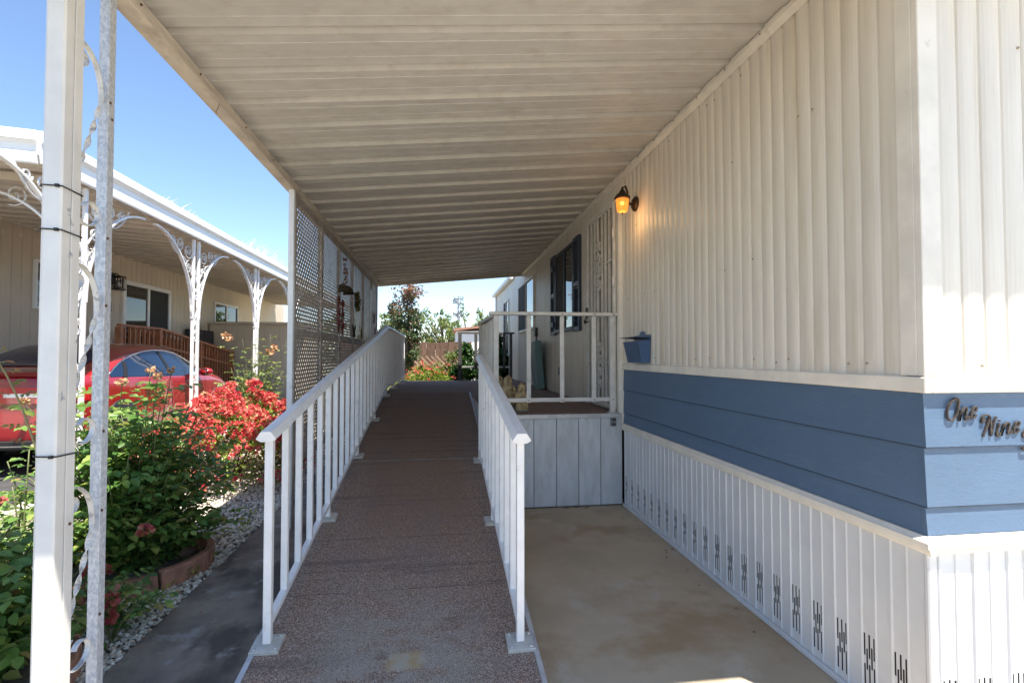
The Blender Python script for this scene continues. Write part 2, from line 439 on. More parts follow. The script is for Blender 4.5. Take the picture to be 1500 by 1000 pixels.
def blue_mat():
    m = pm('blue_siding_paint', (0.088, 0.150, 0.245), 0.5, var=0.04, vs=3, stretch=(1, 1, 2), c2=(0.115, 0.175, 0.262), thr=(0.55, 0.85), s2=4, st2=(1, 1, 4), rnd=0.03)
    nt = m.node_tree; L = nt.links; P = nt.nodes['Principled BSDF']
    geo = nd(nt, 'ShaderNodeNewGeometry'); mp = nd(nt, 'ShaderNodeMapping'); mp.inputs['Scale'].default_value = (2.0, 0.9, 20)
    L.new(geo.outputs['Position'], mp.inputs['Vector'])
    n = nd(nt, 'ShaderNodeTexNoise'); n.inputs['Scale'].default_value = 2.5; n.inputs['Detail'].default_value = 3; n.inputs['Distortion'].default_value = 1.2
    L.new(mp.outputs[0], n.inputs['Vector'])
    w = nd(nt, 'ShaderNodeMath', operation='PINGPONG'); w.inputs[1].default_value = 0.05
    L.new(n.outputs['Fac'], w.inputs[0])
    r = nd(nt, 'ShaderNodeMapRange'); r.inputs['From Max'].default_value = 0.018; L.new(w.outputs[0], r.inputs['Value'])
    b = nd(nt, 'ShaderNodeBump'); b.inputs['Strength'].default_value = 0.36; b.inputs['Distance'].default_value = 0.003
    L.new(r.outputs[0], b.inputs['Height']); L.new(b.outputs[0], P.inputs['Normal'])
    return m
M['blue'] = blue_mat()

def granule_mat():
    """mineral roll-roofing laid on the ramp: coloured granules, browner and smoother further up, scuffed at the foot"""
    m = bpy.data.materials.new('ramp_granules'); m.use_nodes = True
    nt = m.node_tree; L = nt.links; P = nt.nodes['Principled BSDF']
    geo = nd(nt, 'ShaderNodeNewGeometry')
    def mapped(sc):
        mp = nd(nt, 'ShaderNodeMapping'); mp.inputs['Scale'].default_value = sc
        L.new(geo.outputs['Position'], mp.inputs['Vector']); return mp.outputs[0]
    vo = nd(nt, 'ShaderNodeTexVoronoi'); vo.inputs['Scale'].default_value = 290
    L.new(mapped((1, 1, 1)), vo.inputs['Vector'])
    sep = nd(nt, 'ShaderNodeSeparateColor'); L.new(vo.outputs['Color'], sep.inputs[0])
    cr = nd(nt, 'ShaderNodeValToRGB'); els = cr.color_ramp.elements
    st = [(0.0, (0.075, 0.058, 0.048)), (0.3, (0.185, 0.122, 0.092)), (0.55, (0.325, 0.195, 0.13)), (0.80, (0.38, 0.285, 0.225)), (0.93, (0.50, 0.42, 0.36)), (1.0, (0.65, 0.59, 0.53))]
    while len(els) < len(st): els.new(0.5)
    for e, (p, c) in zip(els, st): e.position = p; e.color = (*c, 1)
    L.new(sep.outputs[0], cr.inputs[0])
    def noise(sc, s, d=5):
        n = nd(nt, 'ShaderNodeTexNoise'); n.inputs['Scale'].default_value = s; n.inputs['Detail'].default_value = d
        L.new(mapped(sc), n.inputs['Vector']); return n.outputs['Fac']
    def mr(v, a, b, c=0, d=1):
        r = nd(nt, 'ShaderNodeMapRange'); r.interpolation_type = 'SMOOTHSTEP'
        for i, x in enumerate((a, b, c, d)): r.inputs[i+1].default_value = x
        L.new(v, r.inputs[0]); return r.outputs[0]
    def mixc(f, A, B, mode='MIX'):
        x = nd(nt, 'ShaderNodeMix', data_type='RGBA', blend_type=mode)
        if isinstance(f, float): x.inputs[0].default_value = f
        else: L.new(f, x.inputs[0])
        for k, v in ((6, A), (7, B)):
            if isinstance(v, tuple): x.inputs[k].default_value = (*v, 1)
            else: L.new(v, x.inputs[k])
        return x.outputs[2]
    def mul(a, b):
        x = nd(nt, 'ShaderNodeMath', operation='MULTIPLY'); L.new(a, x.inputs[0])
        if isinstance(b, float): x.inputs[1].default_value = b
        else: L.new(b, x.inputs[1])
        return x.outputs[0]
    xyz = nd(nt, 'ShaderNodeSeparateXYZ'); L.new(geo.outputs['Position'], xyz.inputs[0])
    # trodden brown carpet-like middle
    ab = nd(nt, 'ShaderNodeMath', operation='ADD'); ab.inputs[1].default_value = 0.2; L.new(xyz.outputs[0], ab.inputs[0])
    aa = nd(nt, 'ShaderNodeMath', operation='ABSOLUTE'); L.new(ab.outputs[0], aa.inputs[0])
    centre = mr(aa.outputs[0], 0.30, 0.52, 1, 0)
    up = mr(xyz.outputs[1], 3.0, 4.3)
    fib = noise((26, 3.0, 1), 9, 4)
    brown = mixc(mr(fib, 0.3, 0.7), (0.185, 0.113, 0.076), (0.31, 0.197, 0.133))
    col = mixc(mul(mul(centre, up), 0.75), cr.outputs[0], brown)
    up2 = mr(xyz.outputs[1], 4.9, 5.3)
    col = mixc(mul(up2, 0.45), col, brown)
    # dark cross scuffs
    band = mr(noise((0.5, 9, 1), 1.4, 3), 0.56, 0.70)
    col = mixc(mul(band, 0.35), col, (0.06, 0.05, 0.048))
    pat = mr(noise((1, 1, 1), 3.0), 0.50, 0.66)
    col = mixc(mul(pat, 0.25), col, (0.19, 0.165, 0.16))
    # cracks where the sheets below have opened
    for (yc, amp, wd) in ((3.62, 0.05, 0.006), (3.24, 0.03, 0.005), (3.02, 0.06, 0.006), (4.2, 0.03, 0.004)):
        q = nd(nt, 'ShaderNodeMath', operation='MULTIPLY_ADD'); L.new(noise((2.5, 0.3, 1), 2.0, 4), q.inputs[0]); q.inputs[1].default_value = amp
        L.new(xyz.outputs[1], q.inputs[2])
        q2 = nd(nt, 'ShaderNodeMath', operation='SUBTRACT'); L.new(q.outputs[0], q2.inputs[0]); q2.inputs[1].default_value = yc+amp*0.5
        q3 = nd(nt, 'ShaderNodeMath', operation='ABSOLUTE'); L.new(q2.outputs[0], q3.inputs[0])
        ln = mul(mr(q3.outputs[0], wd*0.3, wd, 1, 0), mr(noise((3, 0.2, 1), 1.6+yc*0.1, 2), 0.35, 0.5))
        col = mixc(mul(ln, 0.6), col, (0.035, 0.027, 0.024))
    # worn through at the foot
    foot = mr(xyz.outputs[1], 2.25, 3.35, 1, 0)
    wornn = mr(noise((1, 1.4, 1), 5.0, 7), 0.40, 0.54)
    cen2 = mr(aa.outputs[0], 0.14, 0.56, 1, 0)
    worn = mul(mul(foot, wornn), cen2)
    spk = mr(sep.outputs[1], 0.72, 0.76, 1, 0)
    col = mixc(mul(worn, spk), col, (0.34, 0.31, 0.265))
    # square yellowed patch
    px = mr(aa.outputs[0], 0.0, 1.0)
    a1 = nd(nt, 'ShaderNodeMath', operation='ADD'); a1.inputs[1].default_value = 0.155; L.new(xyz.outputs[0], a1.inputs[0])
    a2 = nd(nt, 'ShaderNodeMath', operation='ABSOLUTE'); L.new(a1.outputs[0], a2.inputs[0])
    b1 = nd(nt, 'ShaderNodeMath', operation='SUBTRACT'); b1.inputs[1].default_value = 2.46; L.new(xyz.outputs[1], b1.inputs[0])
    b2 = nd(nt, 'ShaderNodeMath', operation='ABSOLUTE'); L.new(b1.outputs[0], b2.inputs[0])
    wob = nd(nt, 'ShaderNodeMath', operation='MULTIPLY_ADD'); L.new(noise((1, 1, 1), 22), wob.inputs[0]); wob.inputs[1].default_value = 0.05
    L.new(a2.outputs[0], wob.inputs[2])
    sq = mul(mul(mr(wob.outputs[0], 0.09, 0.125, 1, 0), mr(b2.outputs[0], 0.045, 0.066, 1, 0)), 0.85)
    ycol = mixc(mr(noise((1, 1, 1), 18), 0.35, 0.65), (0.42, 0.30, 0.15), (0.42, 0.37, 0.29))
    col = mixc(sq, col, ycol)
    L.new(col, P.inputs['Base Color']); P.inputs['Roughness'].default_value = 0.85
    b = nd(nt, 'ShaderNodeBump'); b.inputs['Strength'].default_value = 0.6; b.inputs['Distance'].default_value = 0.003
    L.new(sep.outputs[0], b.inputs['Height']); L.new(b.outputs[0], P.inputs['Normal'])
    return m
M['granule'] = granule_mat()

def lamp_mat():
    m = bpy.data.materials.new('frosted_amber_glass'); m.use_nodes = True
    nt = m.node_tree; L = nt.links; out = nt.nodes['Material Output']; P = nt.nodes['Principled BSDF']
    P.inputs['Base Color'].default_value = (0.85, 0.42, 0.12, 1); P.inputs['Roughness'].default_value = 0.3
    P.inputs['Emission Color'].default_value = (1.0, 0.36, 0.05, 1); P.inputs['Emission Strength'].default_value = 0.32
    tr = nd(nt, 'ShaderNodeBsdfTransparent'); tr.inputs[0].default_value = (1.0, 0.62, 0.24, 1)
    tl = nd(nt, 'ShaderNodeBsdfTranslucent'); tl.inputs[0].default_value = (0.95, 0.55, 0.2, 1)
    a = nd(nt, 'ShaderNodeMixShader'); a.inputs[0].default_value = 0.45
    L.new(P.outputs[0], a.inputs[1]); L.new(tl.outputs[0], a.inputs[2])
    b = nd(nt, 'ShaderNodeMixShader'); b.inputs[0].default_value = 0.22
    L.new(a.outputs[0], b.inputs[1]); L.new(tr.outputs[0], b.inputs[2]); L.new(b.outputs[0], out.inputs['Surface'])
    return m
M['lampglass'] = lamp_mat()
M['bulb'] = bpy.data.materials.new('lit_bulb'); M['bulb'].use_nodes = True
M['bulb'].node_tree.nodes['Principled BSDF'].inputs['Emission Color'].default_value = (1.0, 0.62, 0.25, 1)
M['bulb'].node_tree.nodes['Principled BSDF'].inputs['Emission Strength'].default_value = 5.0
# ================================================================== THE SETTING
def slab(name, x0, y0, x1, y1, z0, z1, mat):
    o = MB().box((x0, y0, z0), (x1, y1, z1)).build(name, mat); o['kind'] = 'structure'; return o
g = MB(); g.add([(-1500, -600, -0.06), (1500, -600, -0.06), (1500, 1800, -0.06), (-1500, 1800, -0.06)], [(0, 1, 2, 3)])
g.build('ground', M['dryground'], kind='structure')
slab('carport_floor', 0.30, -7.0, 1.95, 5.2, -0.10, 0.0, M['concrete'])
slab('path', -1.56, -7.0, 0.296, 13.0, -0.10, -0.001, M['darkconc'])
slab('street', -60, -16.0, 60, -7.6, -0.10, -0.04, M['asphalt'])
slab('pavement', -60, -7.6, 60, -7.0, -0.10, 0.02, M['drive'])
slab('front_path', 1.954, -7.0, 12, 1.70, -0.10, -0.004, M['drive'])
slab('gravel_bed', -3.60, -7.0, -1.562, 16.0, -0.10, -0.02, M['soil'])
slab('kerb', -3.80, -7.0, -3.60, 16.0, -0.10, 0.15, M['drive'])
slab('neighbour_driveway', -6.85, -7.0, -3.80, 16.1, -0.10, 0.18, M['asphalt'])
slab('neighbour_forecourt', -16, -7.0, -6.852, 4.6, -0.10, 0.17, M['drive'])

# white crushed rock in the garden strip: real stones, nobody could count them
def gravel():
    rnd = random.Random(3)
    ico = [(0,0,1),(0.894,0,0.447),(0.276,0.85,0.447),(-0.724,0.526,0.447),(-0.724,-0.526,0.447),(0.276,-0.85,0.447),
           (0.724,0.526,-0.447),(-0.276,0.85,-0.447),(-0.894,0,-0.447),(-0.276,-0.85,-0.447),(0.724,-0.526,-0.447),(0,0,-1)]
    fc = [(0,1,2),(0,2,3),(0,3,4),(0,4,5),(0,5,1),(1,6,2),(2,7,3),(3,8,4),(4,9,5),(5,10,1),(2,6,7),(3,7,8),(4,8,9),(5,9,10),(1,10,6)]
    mb = MB()
    def put(n, y0, y1, smin, smax):
        for _ in range(n):
            x = -1.56-2.02*rnd.random(); y = y0+(y1-y0)*rnd.random()
            s = rnd.uniform(smin, smax)
            if (x+2.12)**2+(y-3.95)**2 < 0.40**2: continue
            if x > -1.60 and rnd.random() < 0.5: continue
            z = -0.02+s*0.25+rnd.random()*0.012
            a = rnd.random()*6.28; ca, sa = math.cos(a), math.sin(a)
            ax, ay, az = s*rnd.uniform(0.7, 1.3), s*rnd.uniform(0.6, 1.0), s*rnd.uniform(0.45, 0.8)
            tl = rnd.uniform(-0.5, 0.5)
            vs = []
            for (p, q, r) in ico[:11]:
                j = 0.75+0.5*rnd.random()
                p, q, r = p*ax*j, q*ay*j, r*az*j
                r += p*tl
                vs.append((x+p*ca-q*sa, y+p*sa+q*ca, z+r))
            mb.add(vs, fc)
    put(15000, 2.1, 4.2, 0.008, 0.018)
    put(12000, 4.2, 7.5, 0.010, 0.022)
    put(3000, 7.5, 12.0, 0.02, 0.034)
    o = mb.build('gravel', M['stone'], kind='stuff')
    o['label'] = 'white crushed rock covering the garden strip beside the path'
gravel()

# ================================================================== THE MOBILE HOME
WX, WY = 1.83, 1.72            # side wall plane and front wall plane
home = thing('mobile_home', 'cream corrugated mobile home with blue lap siding band and white skirting', 'mobile home', (WX, WY, 0))

def rib_profile(n, a0, p=0.1, d=0.013, y=0):
    pr = []
    for i in range(n):
        b = a0+i*p
        pr += [(b, 0), (b+0.005, 0.0055), (b+0.020, 0.0098), (b+0.040, 0.0115), (b+0.058, 0.0112), (b+0.078, 0.0092), (b+0.091, 0.0055), (b+0.0955, 0)]
    pr.append((a0+n*p-0.0008, 0))
    return pr
def side_panel(y0, n, z0, z1):
    off = random.uniform(-0.0012, 0.0012)
    mb = MB(); mb.sheet(rib_profile(n, y0), lambda a, h, t: (WX-h-off, a, t), z0, z1, 0.004)
    mb.build('siding_panel', M['siding'], home)
y = 1.80
while y < 16.8:
    n = min(4, int(round((16.82-y)/0.1)))
    if n < 1: break
    if y+n*0.1 <= 4.97: z0 = 1.416
    else: z0 = 0.90
    if y < 4.97 < y+n*0.1: n = max(1, int(round((5.0-y)/0.1))); z0 = 1.416
    side_panel(y, n, z0, 3.42); y += n*0.1
x = 1.90
for k in range(10):
    mb = MB(); mb.sheet(rib_profile(4, x+k*0.4), lambda a, h, t: (a, WY-h, t), 1.416, 3.42, 0.004)
    mb.build('siding_panel', M['siding'], home)
# structure behind the sheets
core = MB()
core.box((WX+0.012, WY+0.012, 0.05), (5.95, 16.8, 3.44))
core.build('wall_core', M['blackvoid'], home)
# corner trims
MB().box((WX-0.018, WY-0.018, 1.42), (WX+0.07, WY+0.012, 3.42), 0.003).box((WX-0.018, WY+0.0125, 1.42), (WX+0.01, WY+0.085, 3.42), 0.003).build('corner_trim', M['trim'], home)
MB().box((WX-0.015, 16.80, 0.1), (WX+0.05, 16.86, 3.42), 0.003).build('corner_trim', M['trim'], home)
# belt trim above the blue boards and water-table trim above the skirting
MB().box((WX-0.026, WY-0.026, 1.357), (WX+0.01, 4.96, 1.417), 0.004).build('belt_trim', M['trim'], home)
MB().box((WX+0.0105, WY-0.026, 1.357), (5.9, WY+0.01, 1.417), 0.004).build('belt_trim', M['trim'], home)
def table_trim(a, b, axis):
    prof = [(0.0, 0.755), (0.026, 0.755), (0.030, 0.765), (0.030, 0.776), (0.038, 0.780), (0.038, 0.800), (0.030, 0.806), (0.018, 0.818), (0.0, 0.820)]
    if axis == 'Y': poly = [(WX-o, z) for (o, z) in prof]; return MB().prism(poly, 'Y', a, b)
    poly = [(WY-o, z) for (o, z) in prof]; return MB().prism(poly, 'X', a, b)
fixnormals(table_trim(WY-0.038, 4.95, 'Y').build('base_trim', M['trim'], home))
fixnormals(table_trim(WX+0.0005, 5.9, 'X').build('base_trim', M['trim'], home))
# blue lap boards, thicker at the lower edge
for (z0, z1) in ((0.822, 0.932), (0.928, 1.156), (1.152, 1.356)):
    zt = z1-0.001
    poly = [(WX-0.012, z0), (WX-0.003, zt), (WX+0.008, zt), (WX+0.008, z0)]
    fixnormals(MB().prism(poly, 'Y', WY-0.002, 4.94).build('siding_board', M['blue'], home))
    poly = [(WY-0.012, z0), (WY-0.003, zt), (WY+0.008, zt), (WY+0.008, z0)]
    fixnormals(MB().prism(poly, 'X', WX-0.0115, 5.88).build('siding_board', M['blue'], home))
for z0 in (0.928, 1.152):  # thin dark strips added along the laps to draw their shadow line and caulk
    MB().box((WX-0.0125, WY-0.0125, z0-0.0045), (WX-0.003, 4.94, z0-0.0004)).box((WX-0.0029, WY-0.0125, z0-0.0045), (5.88, WY-0.003, z0-0.0004)).build('lap_shadow_bead', M['lap_shadow'], home)
MB().box((WX-0.022, 4.945, 0.80), (WX+0.006, 4.968, 1.42), 0.003).build('end_trim', M['trim'], home)

# skirting strips with louvre slits punched through them
SL = [(0, 0.205, 0.300), (2, 0.200, 0.302), (4, 0.203, 0.298), (1, 0.148, 0.238), (3, 0.160, 0.252), (0, 0.075, 0.170), (2, 0.072, 0.175), (4, 0.070, 0.172)]
def skirt(p0, d, out, vent, jit=0.0, w=0.152):
    """one moulded strip, p0 = lower start, d = along, out = outward direction"""
    p0 = Vector(p0); d = Vector(d); out = Vector(out)
    H1 = 0.757
    mb = MB()
    def P(a, h, z): return p0+d*a+out*h+Vector((0, 0, z))
    def strip(a0, a1, h0, h1, segs):
        for (z0, z1) in segs:
            vs = [P(a0, h0, z0), P(a1, h1, z0), P(a1, h1, z1), P(a0, h0, z1)]
            vs += [v-out*0.001 for v in vs]
            mb.add(vs, [(0,1,2,3),(7,6,5,4),(0,4,5,1),(1,5,6,2),(2,6,7,3),(3,7,4,0)])
    full = [(0.03, H1)]
    # two flutes with a raised bead between
    strip(0.000, 0.005, 0.0, 0.0075, full); strip(0.005, 0.011, 0.0075, 0.0075, full); strip(0.011, 0.015, 0.0075, 0.001, full)
    a = 0.015
    if vent:
        cols = []
        for i in range(5):
            c0 = 0.0165+i*0.0123
            segs = []; z = 0.03
            for (ci, s0, s1) in sorted(SL, key=lambda q: q[1]):
                if ci == i:
                    segs.append((z, s0+jit)); z = s1+jit
            segs.append((z, H1)); cols.append((c0, segs))
        for (c0, segs) in cols:
            strip(a, c0, 0.001, 0.001, full); strip(c0, c0+0.0090, 0.001, 0.001, segs); a = c0+0.0090
    strip(a, 0.0755, 0.001, 0.001, full)
    strip(0.0755, 0.0785, 0.001, 0.0055, full); strip(0.0785, 0.083, 0.0055, 0.0055, full); strip(0.083, 0.087, 0.0055, 0.001, full)
    strip(0.087, w-0.0008, 0.001, 0.0, full)
    return mb.build('skirting_panel', M['vinyl'], home)
yy = WY+0.016+0.152*21
while yy-0.152 > WY+0.01:
    skirt((WX-0.004, yy, 0), (0, -1, 0), (-1, 0, 0), True, random.uniform(-0.012, 0.008)); yy -= 0.152
MB().box((WX-0.010, WY-0.010, 0.02), (WX+0.03, WY+0.012, 0.756), 0.008).box((WX-0.006, WY+0.0125, 0.02), (WX+0.01, yy, 0.756)).build('skirting_corner', M['vinyl'], home)
for k in range(26):
    skirt((WX+0.031+k*0.152, WY-0.003, 0), (1, 0, 0), (0, -1, 0), True, random.uniform(-0.01, 0.01)-0.02)
MB().box((WX-0.0034, WY+0.02, 0.03), (WX+0.011, 4.94, 0.754)).box((WX+0.0305, WY-0.0022, 0.03), (5.88, WY+0.010, 0.754)).build('slit_darkness_sheet', M['blackvoid'], home, kind='stuff')  # black sheet added close behind the slits, painting the dark of the void
MB().box((WX-0.022, WY-0.022, 0.0), (WX+0.008, 4.95, 0.028), 0.004).build('bottom_track', M['vinyl'], home)
MB().box((WX+0.0085, WY-0.022, 0.0), (5.9, WY+0.008, 0.028), 0.004).build('bottom_track', M['vinyl'], home)
# screw heads of the cladding
sc = MB()
for k in range(31):
    yv = 1.871+k*0.1
    for z in (1.47, 2.06+0.02*math.sin(k), 2.72, 3.22):
        if random.random() < 0.22:
            sc.lathe([(0.0, -0.018), (0.0055, -0.0165), (0.0055, -0.012)], (WX, yv, z+random.uniform(-0.01, 0.01)), 6, 'X')
for k in range(12):
    for z in ((1.46,) if k % 3 == 1 else (2.72,) if k % 2 else ()):
        sc.lathe([(0.0, -0.018), (0.0055, -0.0165), (0.0055, -0.012)], (1.971+k*0.1, WY, z), 6, 'Y')
fixnormals(sc.build('screw_heads', M['screw'], home, kind='stuff'))
# roof and eaves
rf = MB(); rf.prism([(WX-0.02, 3.43), (5.97, 3.43), (5.97, 3.52), (3.9, 3.75), (WX-0.02, 3.50)], 'Y', 12.6, 16.95)
rf.prism([(WX-0.022, 3.445), (5.97, 3.445), (5.97, 3.52), (3.9, 3.75), (WX-0.022, 3.49)], 'Y', 1.22, 12.599)
fixnormals(rf.build('roof', M['fascia'], home))
ev = MB(); ev.prism([(WX-0.11, 3.40), (WX-0.021, 3.40), (WX-0.021, 3.52), (WX-0.13, 3.50), (WX-0.13, 3.43)], 'Y', 12.60, 16.95)
fixnormals(ev.build('gutter', M['fascia'], home))
MB().box((WX-0.006, 1.20, 3.34), (5.97, 1.218, 3.50)).build('fascia', M['fascia'], home)
MB().box((WX-0.06, 16.55, 0.2), (WX-0.02, 16.62, 3.40), 0.006).build('downpipe', M['fascia'], home)

# windows
def window(y0, y1, z0, z1, fmat, fw_=0.035, ymul=None):
    f = MB(); X0 = WX-0.045
    f.box((X0, y0, z0), (WX, y0+fw_, z1), 0.003).box((X0, y1-fw_, z0), (WX, y1, z1), 0.003)
    f.box((X0-0.001, y0+fw_+0.0005, z1-fw_), (WX, y1-fw_-0.0005, z1), 0.003).box((X0-0.012, y0-0.02, z0-0.02), (WX, y1+0.02, z0+fw_), 0.003)
    w = f.build('window', fmat, home)
    ym = (y0+y1)/2 if ymul is None else ymul
    MB().box((X0+0.008, ym-0.016, z0+fw_), (X0+0.03, ym+0.016, z1-fw_), 0.002).build('mullion', fmat, w)
    MB().box((WX-0.020, y0+fw_, z0+fw_), (WX-0.014, ym-0.0165, z1-fw_)).build('pane', M['glass'], w)
    MB().box((WX-0.032, ym+0.0165, z0+fw_), (WX-0.026, y1-fw_, z1-fw_)).build('insect_screen', M['screen'], w)
    return w
w1 = window(6.80, 7.86, 1.86, 3.06, M['shutter'])
w2 = window(9.78, 11.75, 2.02, 3.06, M['trim'], 0.03)
window(13.5, 14.6, 1.5, 3.0, M['trim'], 0.04)
def shutter(y0, y1, z0, z1):
    mb = MB(); X0 = WX-0.05
    for (a, b) in ((y0, y0+0.04), (y1-0.04, y1)): mb.box((X0, a, z0), (WX-0.012, b, z1), 0.003)
    for z in (z0, (z0+z1)/2-0.03, z1-0.06): mb.box((X0+0.001, y0+0.0405, z), (WX-0.013, y1-0.0405, z+0.06))
    s = mb.build('shutter', M['shutter'], home)
    sl = MB(); z = z0+0.075
    while z < z1-0.07:
        if abs(z-(z0+z1)/2) > 0.05:
            sl.obox((WX-0.030, (y0+y1)/2, z), (0.012, 0, -0.010), (0, (y1-y0)/2-0.041, 0), (0.002, 0, 0.003))
        z += 0.034
    sl.build('louvres', M['shutter'], s, kind='stuff')
shutter(6.46, 6.775, 1.82, 3.08)
shutter(7.885, 8.20, 1.82, 3.08)
for z in (1.98, 2.86):
    MB().box((WX-0.075, 7.90, z-0.04), (WX-0.051, 8.05, z+0.04), 0.006).build('shutter_hinge', M['shutter'], home)

# barred security door over the entrance
DY0, DY1, DZ0, DZ1 = 5.02, 5.99, 0.93, 3.08
door = MB(); dx = WX-0.05
door.box((dx, DY0-0.07, DZ0-0.01), (WX-0.002, DY0, DZ1+0.04), 0.004).box((dx, DY1, DZ0-0.01), (WX-0.002, DY1+0.06, DZ1+0.04), 0.004)
door.box((dx-0.002, DY0+0.0005, DZ1), (WX-0.003, DY1-0.0005, DZ1+0.05), 0.004)
sd = door.build('security_door', M['trim'], home)
MB().box((WX-0.030, DY0, DZ0), (WX-0.018, DY1, DZ1)).build('door_leaf', M['doorleaf'], sd)
lf = MB()
lf.box((dx-0.032, DY0+0.004, DZ0+0.02), (dx-0.002, DY0+0.04, DZ1-0.004), 0.003).box((dx-0.032, DY1-0.04, DZ0+0.02), (dx-0.002, DY1-0.004, DZ1-0.004), 0.003)
for z in (DZ0+0.02, DZ1-0.04): lf.box((dx-0.031, DY0+0.0405, z), (dx-0.003, DY1-0.0405, z+0.035), 0.003)
for z in (1.42, 1.92, 2.48): lf.box((dx-0.024, DY0+0.0405, z), (dx-0.008, DY1-0.0405, z+0.018))
lf.build('door_frame', M['oldwhite'], sd)
bars = [DY0+0.165, DY0+0.29, DY0+0.405, DY0+0.565, DY0+0.68, DY0+0.805]
for yb in bars:
    MB().box((dx-0.029, yb-0.008, DZ0+0.056), (dx-0.005, yb+0.008, DZ1-0.041)).build('bar', M['oldwhite'], sd)
def spiral(cx, cz, r0, turns, a0, n=26, sgn=1, rend=0.15):
    return [(cx+sgn*r*math.cos(a), cz+r*math.sin(a)) for r, a in [(r0*(1-(1-rend)*i/(n-1)), a0+turns*2*math.pi*i/(n-1)) for i in range(n)]]
def scroll_panel(z0, z1):
    mb = MB(); yc = DY0+0.485; xx = dx-0.036; n = 4; hh = (z1-z0)/n
    for k in range(n):
        zc = z0+hh*(k+0.5)
        for sg in (-1, 1):
            mb.ribbon([(xx, u, v) for (u, v) in spiral(yc+sg*0.034, zc+hh*0.22, 0.036, 1.2, R(250), 16, sg)], (1, 0, 0), 0.012, 0.005)
            mb.ribbon([(xx, u, v) for (u, v) in spiral(yc+sg*0.034, zc-hh*0.22, 0.036, -1.2, R(110), 16, sg)], (1, 0, 0), 0.012, 0.005)
        mb.ball((xx, yc, zc), (0.008, 0.016, 0.03), 6, 4)
        mb.box((xx-0.006, yc-0.004, zc-hh/2), (xx+0.006, yc+0.004, zc+hh/2-0.0005))
    mb.build('scroll_panel', M['oldwhite'], sd)
scroll_panel(1.12, 1.66); scroll_panel(2.20, 2.78)
for z in (1.2, 1.62, 2.25, 2.75): MB().tube([(dx-0.035, DY0-0.004, z-0.05), (dx-0.035, DY0-0.004, z+0.05)], 0.011, 8).build('hinge', M['white'], sd)
MB().box((dx-0.05, DY1-0.055, 1.93), (dx-0.032, DY1-0.002, 2.07), 0.004).lathe([(0.0, -0.075), (0.024, -0.07), (0.028, -0.055), (0.012, -0.045), (0.012, -0.02)], (dx, DY1-0.03, 1.90), 12, 'X').build('door_lock', M['bronze'], sd)
MB().box((WX-0.05, 7.58, 1.20), (WX-0.012, 7.66, 1.32), 0.008).build('wall_outlet', M['greybox'], home)
MB().box((WX-0.06, 9.50, 1.86), (WX-0.012, 9.62, 2.02), 0.006).tube([(WX-0.03, 9.56, 1.86), (WX-0.03, 9.54, 1.6), (WX-0.03, 9.56, 1.35), (WX-0.03, 9.56, 0.95)], 0.012, 6).box((WX-0.10, 9.46, 1.12), (WX-0.012, 9.60, 1.26), 0.006).build('meter_box', M['cabinet'], home)

# ================================================================== CARPORT AWNING
BX = -1.285                     # beam line; beam, post and lattice numbers scaled down about the camera
aw = thing('carport_awning', 'cream metal carport awning of ribbed pans spanning from beam to house wall', 'awning', (BX, 1.32, 2.96))
ZB, ZW = 3.032, 3.335
def pan_z(x): return ZB+(x-BX)*(ZW-ZB)/(1.83-BX)
PP = 0.343
npan = 29
for k in range(npan):
    y0 = 1.24+k*PP
    prof = [(y0, 0.0), (y0+0.072, 0.001), (y0+0.077, 0.0035), (y0+0.082, 0.001), (y0+0.152, 0.003), (y0+0.163, 0.022),
            (y0+0.238, 0.021), (y0+0.243, 0.0235), (y0+0.248, 0.021), (y0+0.318, 0.020), (y0+0.322, 0.036), (y0+PP-0.0050, 0.038), (y0+PP-0.0022, -0.005)]
    mb = MB()
    mb.sheet(prof, lambda a, h, t: (t, a, pan_z(t)+h), BX-0.07, 1.825, -0.005)
    fixnormals(mb.build('roof_pan', M['pan'], aw))
YE = 1.24+npan*PP
# long beam along the open side
zb_ = 2.957
bm_ = MB().prism([(BX-0.070, zb_), (BX+0.003, zb_), (BX+0.010, zb_+0.009), (BX+0.010, zb_+0.018), (BX+0.005, zb_+0.022), (BX+0.005, zb_+0.070), (BX-0.062, zb_+0.066), (BX-0.070, zb_+0.060)], 'Y', 1.24, YE-0.001)
fixnormals(bm_.build('side_beam', M['beam'], aw))
g2 = MB().prism([(BX-0.110, 3.03), (BX-0.0715, 3.03), (BX-0.0715, 3.16), (BX-0.128, 3.16), (BX-0.128, 3.055)], 'Y', 1.24, YE-0.001)
fixnormals(g2.build('gutter', M['beam'], aw))
b0 = MB().lathe([(0.0, 0.006), (0.006, 0.005), (0.006, 0.0)], (BX+0.005, 2.0, 3.0), 8, 'X').build('bolt', M['rust'], aw, loc=(BX+0.005, 2.0, 3.0))
fixnormals(b0)
for yb in (2.1, 2.36, 2.91, 3.56, 4.13, 4.87, 5.83): part(b0, 'bolt', aw, (BX+0.005, yb, 3.003))
ld = MB().prism([(WX-0.050, 3.296), (WX-0.0125, 3.275), (WX-0.0125, 3.43), (WX-0.030, 3.43), (WX-0.030, 3.326), (WX-0.050, 3.322)], 'Y', 1.24, YE-0.001)
fixnormals(ld.build('wall_hanger', M['trim'], aw))
for (ya, yb) in ((YE+0.001, YE+0.03), (1.212, 1.238)):
    ef = MB().prism([(BX-0.11, 2.955), (1.818, 3.255), (1.818, 3.42), (BX-0.11, 3.12)], 'Y', ya, yb)
    fixnormals(ef.build('end_fascia', M['beam'], aw))
st = MB()
for i in range(26):
    st.lathe([(0.0, -0.056), (0.005, -0.054), (0.005, -0.05)], (WX, 1.9+i*0.36, 3.309), 6, 'X')
fixnormals(st.build('hanger_screws', M['rust'], aw, kind='stuff'))
